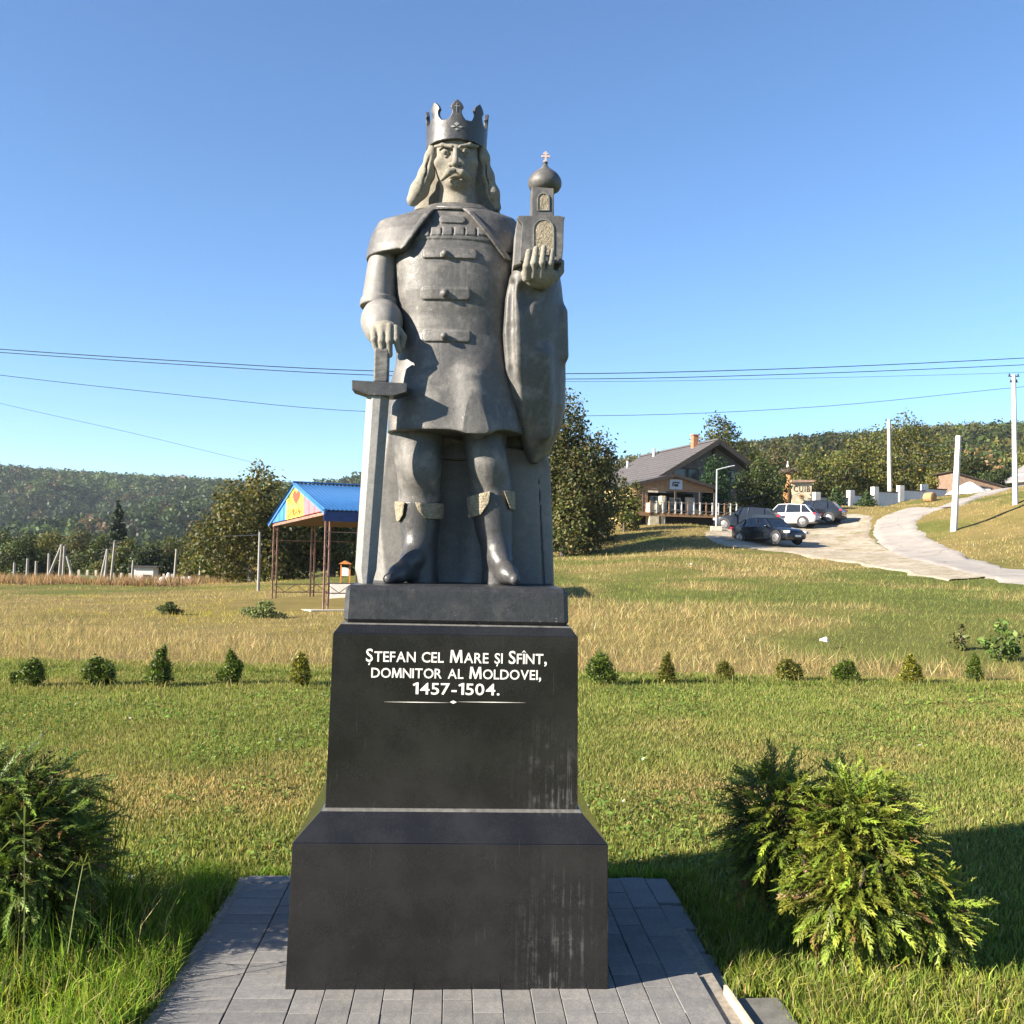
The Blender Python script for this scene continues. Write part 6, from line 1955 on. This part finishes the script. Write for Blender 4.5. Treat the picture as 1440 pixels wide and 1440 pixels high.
# litter in the grass
for px, py, lab in ((973, 799, 'crumpled white paper lying on the grassy slope'), (1160, 914, 'torn grey plastic bag in the dry meadow')):
    p = gbase(px, py)
    V = RNG.normal(0, 1, (40, 3)) * np.array([.034, .024, .02]); bm = bmesh.new()
    for v in V: bm.verts.new(tuple(v))
    bmesh.ops.convex_hull(bm, input=bm.verts)
    me = bpy.data.meshes.new('litter'); bm.to_mesh(me); bm.free(); me.materials.append(M_WHITE)
    o = link(bpy.data.objects.new('litter', me)); o.location = (p[0], p[1], p[2] + .16); tag(o, lab, 'litter')
# ================================================================== cars
M_TYRE = simple('tyre_rubber', (.02, .02, .02), .85, .2, 20)
M_RIM = simple('alloy_rim', (.22, .22, .225), .35, .1, 10, metal=.7)
M_CGLASS = simple('car_glass', (.015, .018, .022), .05, .1, 2, spec=.9)
M_CHROME = simple('lamp_glass', (.75, .75, .72), .12, .05, 10, spec=.8)
M_TAIL = simple('red_tail_lamp', (.45, .02, .04), .15, .1, 10, spec=.8)
M_PLATE = simple('number_plate', (.65, .65, .62), .5, .05, 30)
M_BLK = simple('black_plastic', (.015, .015, .016), .6, .1, 20)
def car(loc, heading, paint, label, L_=4.7, W_=1.9, H_=1.6, coupe=.0):
    """body lofted from cross-sections; x forward, y left"""
    root = empty('parked_car', loc, heading, label, 'car', 'cars parked by the road')
    hl, hw = L_ / 2, W_ / 2
    # stations: x, sill z, belt z, half width at sill, half width at belt, hood/deck z
    st = [(-hl, .42, .80, .70, .74, .86), (-hl + .12, .30, .95, .84, .86, 1.0), (-hl + .55, .24, 1.0, .93, .92, 1.05), (-hl + 1.2, .22, 1.0, .96, .95, 1.03), (0.0, .22, .98, .96, .96, 1.0),
          (hl - 1.55, .22, .96, .96, .95, .99), (hl - 1.0, .22, .92, .95, .93, .97), (hl - .45, .25, .82, .92, .88, .90), (hl - .1, .30, .70, .82, .78, .76), (hl, .40, .58, .66, .62, .62)]
    V, F = [], []
    ring = []
    for x, zs, zb_, ws, wb, zt_ in st:
        zm = zs + (zb_ - zs) * .55
        pts = [(-ws * .8, zs - .03), (-ws, zs + .06), (-max(ws, wb) * 1.0, zm), (-wb, zb_), (-wb * .72, zt_), (wb * .72, zt_), (wb, zb_), (max(ws, wb), zm), (ws, zs + .06), (ws * .8, zs - .03)]
        ring.append([(x, p * hw / .96, z) for p, z in pts])
    k = len(ring[0])
    for r in ring: V += r
    for i in range(len(ring) - 1):
        for j in range(k):
            a, b = i * k + j, i * k + (j + 1) % k
            F.append((a, b, b + k, a + k))
    F.append(tuple(range(k))); F.append(tuple((len(ring) - 1) * k + j for j in reversed(range(k))))
    m = MB(); m.add(V, F); body_ = m.build('body', paint, root, smooth=True)
    # glasshouse
    zr = H_
    gs = [(-hl + .22, .98, .78, 1.0 + .02), (-hl + .75 + .3 * coupe, .99, .80, zr - .07), (-.35, .98, .84, zr), (.45, .97, .83, zr - .03), (hl - 1.25, .95, .80, 1.0)]
    V, F = [], []
    for x, zb_, w, zt_ in gs:
        wt = w * .80 if zt_ > 1.2 else w * .98
        V += [(x, -w * hw / .90, zb_), (x, -wt * hw / .95, zt_ - .02), (x, wt * hw / .95, zt_ - .02), (x, w * hw / .90, zb_)]
    for i in range(len(gs) - 1):
        for j in range(3): F.append((i * 4 + j, i * 4 + j + 1, i * 4 + j + 5, i * 4 + j + 4))
        F.append((i * 4 + 3, i * 4, i * 4 + 4, i * 4 + 7))
    F.append((0, 1, 2, 3)); F.append(tuple(reversed(range(16, 20))))
    m = MB(); m.add(V, F); m.build('glasshouse', M_CGLASS, root)
    # roof and pillars in paint
    rs = gs[1:4]
    V, F = [], []
    for x, zb_, w, zt_ in rs:
        wt = w * .80 * hw / .95 + .012
        V += [(x, -wt, zt_ - .05), (x, -wt * .92, zt_ + .015), (x, wt * .92, zt_ + .015), (x, wt, zt_ - .05)]
    for i in range(2):
        for j in range(3): F.append((i * 4 + j, i * 4 + j + 1, i * 4 + j + 5, i * 4 + j + 4))
    F.append((0, 1, 2, 3)); F.append((11, 10, 9, 8)); F.append((0, 3, 7, 4)); F.append((4, 7, 11, 8))
    m = MB(); m.add(V, F); m.build('roof', paint, root, smooth=True)
    for s_ in (-1, 1):
        for (xa, za, wa), (xb, zb_, wb) in (((gs[0][0], gs[0][1], .78), (gs[1][0], gs[1][3] - .03, .64)), ((gs[4][0], gs[4][1], .80), (gs[3][0], gs[3][3] - .03, .66)), ((-.15, .97, .93), (-.2, zr - .05, .70)), ((-1.25, .99, .93), (-1.2, zr - .1, .68))):
            m = MB(); m.bar((xa, s_ * wa * hw / .9 * (.9 if abs(wa - .93) < .01 else 1), za), (xb, s_ * wb * hw / .92, zb_), .06, .05); m.build('pillar', paint, root)
    # wheels
    wb2 = L_ * .31
    for x in (-wb2, wb2):
        for s_ in (-1, 1):
            y = s_ * (hw - .10)
            m = MB(); m.lathe((x, y - .11, .34), [(.20, 0), (.33, .01), (.35, .05), (.35, .17), (.33, .21), (.20, .22)], 24, 'Y'); w_ = m.build('wheel', M_TYRE, root, smooth=True)
            m = MB(); m.lathe((x, y + s_ * .112 - .01, .34), [(.03, -.01), (.21, 0.0), (.24, .01), (.21, .02), (.03, .03)], 20, 'Y')
            m.build('rim', M_RIM, w_)
            m = MB(); m.lathe((x, y + s_ * .105 - .005, .355), [(.385, 0), (.415, .005), (.385, .01)], 24, 'Y'); m.build('wheel_arch', M_BLK, root)
        
    for s_ in (-1, 1):
        m = MB(); m.box((hl - .22, s_ * .66 * hw / .95, .70), (.34, .34, .15), rz=-s_ * .45); m.build('headlight', M_CHROME, root, bevel=.03)
        m = MB(); m.box((-hl + .1, s_ * .70 * hw / .95, .92), (.2, .42, .15), rz=s_ * .3); m.build('tail_light', M_TAIL, root, bevel=.03)
        m = MB(); m.box((hl - 1.55, s_ * (hw + .08), 1.02), (.12, .22, .14)); m.build('mirror', paint, root, bevel=.03)
        for x in (-.75, .35):
            m = MB(); m.box((x, s_ * (hw * .985), .86), (.2, .03, .03)); m.build('door_handle', M_RIM if paint.name.startswith('white') else paint, root)
    m = MB(); m.box((hl + .0, 0, .46), (.05, .5, .11)); m.build('number_plate', M_PLATE, root)
    m = MB(); m.box((-hl - .0, 0, .72), (.05, .52, .12)); m.build('number_plate', M_PLATE, root)
    m = MB(); m.box((hl - .03, 0, .40), (.1, 1.1, .16)); m.build('grille', M_BLK, root, bevel=.02)
    m = MB(); m.box((-hl + .06, 0, .40), (.2, 1.3, .18)); m.build('rear_bumper', M_BLK, root, bevel=.03)
    return root
P_NAVY = simple('dark_navy_car_paint', (.005, .006, .012), .18, .05, 2, spec=.45, bump=0, coat=.35)
P_GREY = simple('slate_blue_car_paint', (.014, .02, .032), .2, .05, 2, spec=.45, bump=0, coat=.35)
P_WHITE = simple('white_car_paint', (.62, .62, .64), .2, .03, 2, spec=.5, bump=0, coat=.8)
P_BLACK = simple('black_car_paint', (.010, .010, .014), .15, .05, 2, spec=.45, bump=0, coat=.35)
def car_at(px, Y, heading, *a, **k):
    b = at_ground(px, DR(Y))
    return car((b[0], b[1], b[2] + .08), math.radians(heading), *a, **k)
car_at(1081, 46.5, -57, P_NAVY, 'dark navy car turned nose downhill at the grass edge', 4.6, 1.92, 1.55, .8)
car_at(1053, 52.0, 152, P_GREY, 'slate blue car half hidden behind the dark navy car', 4.5, 1.86, 1.5, .4)
car_at(1107, 55.5, 148, P_WHITE, 'white hatchback parked tail out beside the black one', 4.5, 1.86, 1.62)
car_at(1144, 57.0, 148, P_BLACK, 'black hatchback with red tail lamps at the end of the parked cars', 4.5, 1.88, 1.65)

# ================================================================== poles, lamps, wires
def pole(name, px0, py0, px1, py1, Y, r0, r1, label, mat, group=None, arms=0, square=True):
    """pole from its foot (column, row) to its top at distance Y"""
    a, b = at(px0, py0, Y), at(px1, py1, Y)
    g = zg(a[0], a[1])
    root = empty(name, (a[0], a[1], min(a[2], g)), 0, label, 'pole', group)
    d = b - a
    m = MB(); n = 4 if square else 10
    z0 = a[2] - min(a[2], g)
    m.tube([(0, 0, -.3), (0, 0, z0), (d[0], d[1], d[2] + z0)], [r0, r0, r1], 8 if not square else 4); m.build('shaft', mat, root, smooth=not square)
    for q in range(arms):
        zz = z0 + d[2] * (1 - .012 - .045 * q)
        m = MB(); m.box((d[0] * .97, d[1], zz), (.7 - .2 * q, .06, .06)); arm = m.build('crossarm', M_TRIM, root)
        for s_ in (-1, 1):
            m = MB(); m.lathe((d[0] * .97 + s_ * (.28 - .1 * q), d[1], zz + .03), [(.03, 0), (.05, .04), (.03, .08), (.045, .11), (.01, .15)], 8); m.build('insulator', M_BLK, arm)
    return root
pole('utility_pole', 1428, 706, 1425.5, 527, DR(48.5), .19, .14, 'tall whitewashed concrete pole with insulators on the grassy bank', M_CONC_W, arms=2)
pole('utility_pole', 1341.5, 746, 1348, 613, DR(46), .22, .17, 'leaning whitewashed concrete pole at the inside of the road bend', M_CONC_W, arms=0)
pole('utility_pole', 1251.5, 708, 1250, 590, DR(72), .24, .17, 'weathered concrete pole before the broad yellow green tree', M_CONC, arms=1)
LP = [(20, 811, 20.5, 791, 'short grey post nearest the far left edge'), (38, 812, 39, 785, 'thin post standing alone before the round dark tree'), (50.5, 813, 51, 789, 'stout post with split top left of the braced poles'),
      (68.5, 800, 69, 778, 'distant thin post behind the braced poles'), (83, 815, 87, 767, 'upright pole of the braced pair'), (67, 814, 87, 766, 'slanting brace pole leaning into the braced pair'), (88.5, 815, 91, 768, 'second upright pole touching the braced pair'), (103, 814, 94, 782, 'short brace pole leaning in from the right'),
      (142, 813, 151, 772, 'slanting prop of the double pole behind the red fence'), (148, 812, 151.5, 772, 'upright of the double pole behind the red fence'), (155, 828, 161.5, 763, 'tall leaning pole before the green sheet fence'), (185, 827, 187.5, 788, 'short pole before the pinkish yard wall'),
      (244.5, 826, 248.5, 772, 'pole rising from the pale boulders'), (281, 820, 284.5, 745, 'tallest wooden pole left of the big olive tree'), (363.5, 820, 365.5, 748, 'grey post in front of the big olive tree')]
M_OLDW = simple('silvered_pole_wood', (.26, .24, .21), .85, .2, 6)
for i, (x0, y0, x1, y1, lab) in enumerate(LP):
    Y = 62 if x0 in (155, 185, 244.5, 281) else (40 if x0 > 300 else 66)
    pole('pole', x0, y0, x1, y1, Y, .0016 * Y, .0012 * Y, lab, M_OLDW, arms=1 if x0 in (281, 83, 148, 155) else 0, square=False)
# street lamp at the parking ground
lb_ = at_ground(1007.5, DR(51))
lamp = empty('street_lamp', tuple(lb_), 0, 'thin galvanised street lamp with one short arm by the porch', 'street lamp')
lt = top_z(1007.5, 660, DR(51)) - lb_[2]
m = MB(); m.tube([(0, 0, -.2), (0, 0, lt)], [.055, .045], 10); m.build('post', M_STEELW, lamp)
m = MB(); m.tube([(0, 0, lt - .03), (.4, 0, lt + .09), (.82, 0, lt + .2)], .042, 8); m.build('arm', M_STEELW, lamp)
m = MB(); m.box((.97, 0, lt + .24), (.42, .16, .06), ry=-.2); m.build('lamp_head', M_STEELW, lamp, bevel=.015)
o = MB().box((0, 0, .1), (.7, .5, .3)).build('concrete_footing', M_CONC, bevel=.03); o.location = (lb_[0] - .05, lb_[1] - .3, lb_[2]); tag(o, 'pale concrete block at the foot of the street lamp', 'block')
# overhead wires
M_WIRE = simple('dark_cable', (.02, .03, .035), .5, .1, 2)
def wire(pts, label, r=.012, n=40, group='overhead wires'):
    """smooth hanging cable through (column, row, distance) points"""
    P = np.array([at(p[0], p[1], DR(p[2]) if p[2] >= 42 and pts[-1][0] > 1000 else p[2]) for p in pts])
    Q = np.concatenate([[2 * P[0] - P[1]], P, [2 * P[-1] - P[-2]]])
    t = np.linspace(0, len(P) - 1 - 1e-6, n); i = t.astype(int); f = (t - i)[:, None]
    a, b, c, d = Q[i], Q[i + 1], Q[i + 2], Q[i + 3]
    W = .5 * ((2 * b) + (c - a) * f + (2 * a - 5 * b + 4 * c - d) * f ** 2 + (3 * b - a - 3 * c + d) * f ** 3)
    m = MB(); m.tube([tuple(p) for p in W], r, 6); o = m.build('overhead_wire', M_WIRE, smooth=True)
    return tag(o, label, 'wire', group)
wire([(-300, 468, 36), (0, 491, 36), (260, 508, 36), (510, 521, 36), (800, 525.5, 37), (1120, 518, 38), (1440, 503.5, 39), (1700, 488, 40)], 'highest of the dark cables crossing the sky behind the statue', .016)
wire([(-300, 474, 37), (0, 495.5, 37), (260, 513, 37), (510, 527, 37), (800, 533, 38), (1120, 526, 39), (1440, 513, 40), (1700, 499, 41)], 'second dark cable just below the highest one', .015)
wire([(510, 527, 44), (800, 536.5, 45), (1120, 532, 47), (1427, 524, 48.5), (1700, 512, 52)], 'thin cable ending at the top of the tall whitewashed pole', .011)
wire([(-300, 489, 42), (0, 527.5, 43), (260, 556, 44), (510, 578.5, 45), (850, 584.5, 46), (1150, 572, 47.5), (1427, 545, 48.5), (1700, 520, 52)], 'lowest dark cable sagging across the sky to the tall whitewashed pole', .016)
wire([(-200, 515, 52), (0, 567, 56), (190, 610, 60), (375, 655, 66)], 'faint thin wire slanting down to the big olive tree', .009)
for dy, lb in ((6, 'upper cable'), (22, 'middle cable'), (40, 'lower cable')):
    wire([(1251, 604 + dy * .9, 72), (1300, 620 + dy * .85, 58), (1347, 618 + dy * .7, 46), (1428, 588 + dy, 48.5)], lb + ' between the whitewashed poles and the weathered one', .012)
for dy, lb in ((0, 'upper low cable'), (12, 'lower low cable')):
    wire([(860, 697 + dy, 50), (1000, 706 + dy, 52), (1120, 683 + dy, 60), (1251, 636 + dy, 72)], lb + ' running past the porch to the weathered pole', .010)
wire([(88, 770, 66), (120, 782, 66), (151, 774, 66), (161, 768, 62), (210, 776, 62), (284, 748, 62)], 'cable strung between the far wooden poles', .012)
wire([(88, 776, 66), (120, 788, 66), (151, 780, 66), (161, 776, 62), (210, 786, 62), (284, 758, 62), (365, 752, 40)], 'second cable strung between the far wooden poles', .011)

# ================================================================== thin evening haze in the valley
hz = MB().box((0, 640, 30), (2400, 1360, 130)).build('haze', None)
t = NT('pale_haze')
pv = t.n('ShaderNodeVolumePrincipled')
pv.inputs['Color'].default_value = (.80, .90, 1.0, 1)
pv.inputs['Density'].default_value = .00011
pv.inputs['Anisotropy'].default_value = .2
t.l(pv.outputs[0], t.out.inputs['Volume'])
hz.data.materials.append(t.m)
tag(hz, 'thin pale haze filling the valley air', 'haze', kind='stuff')
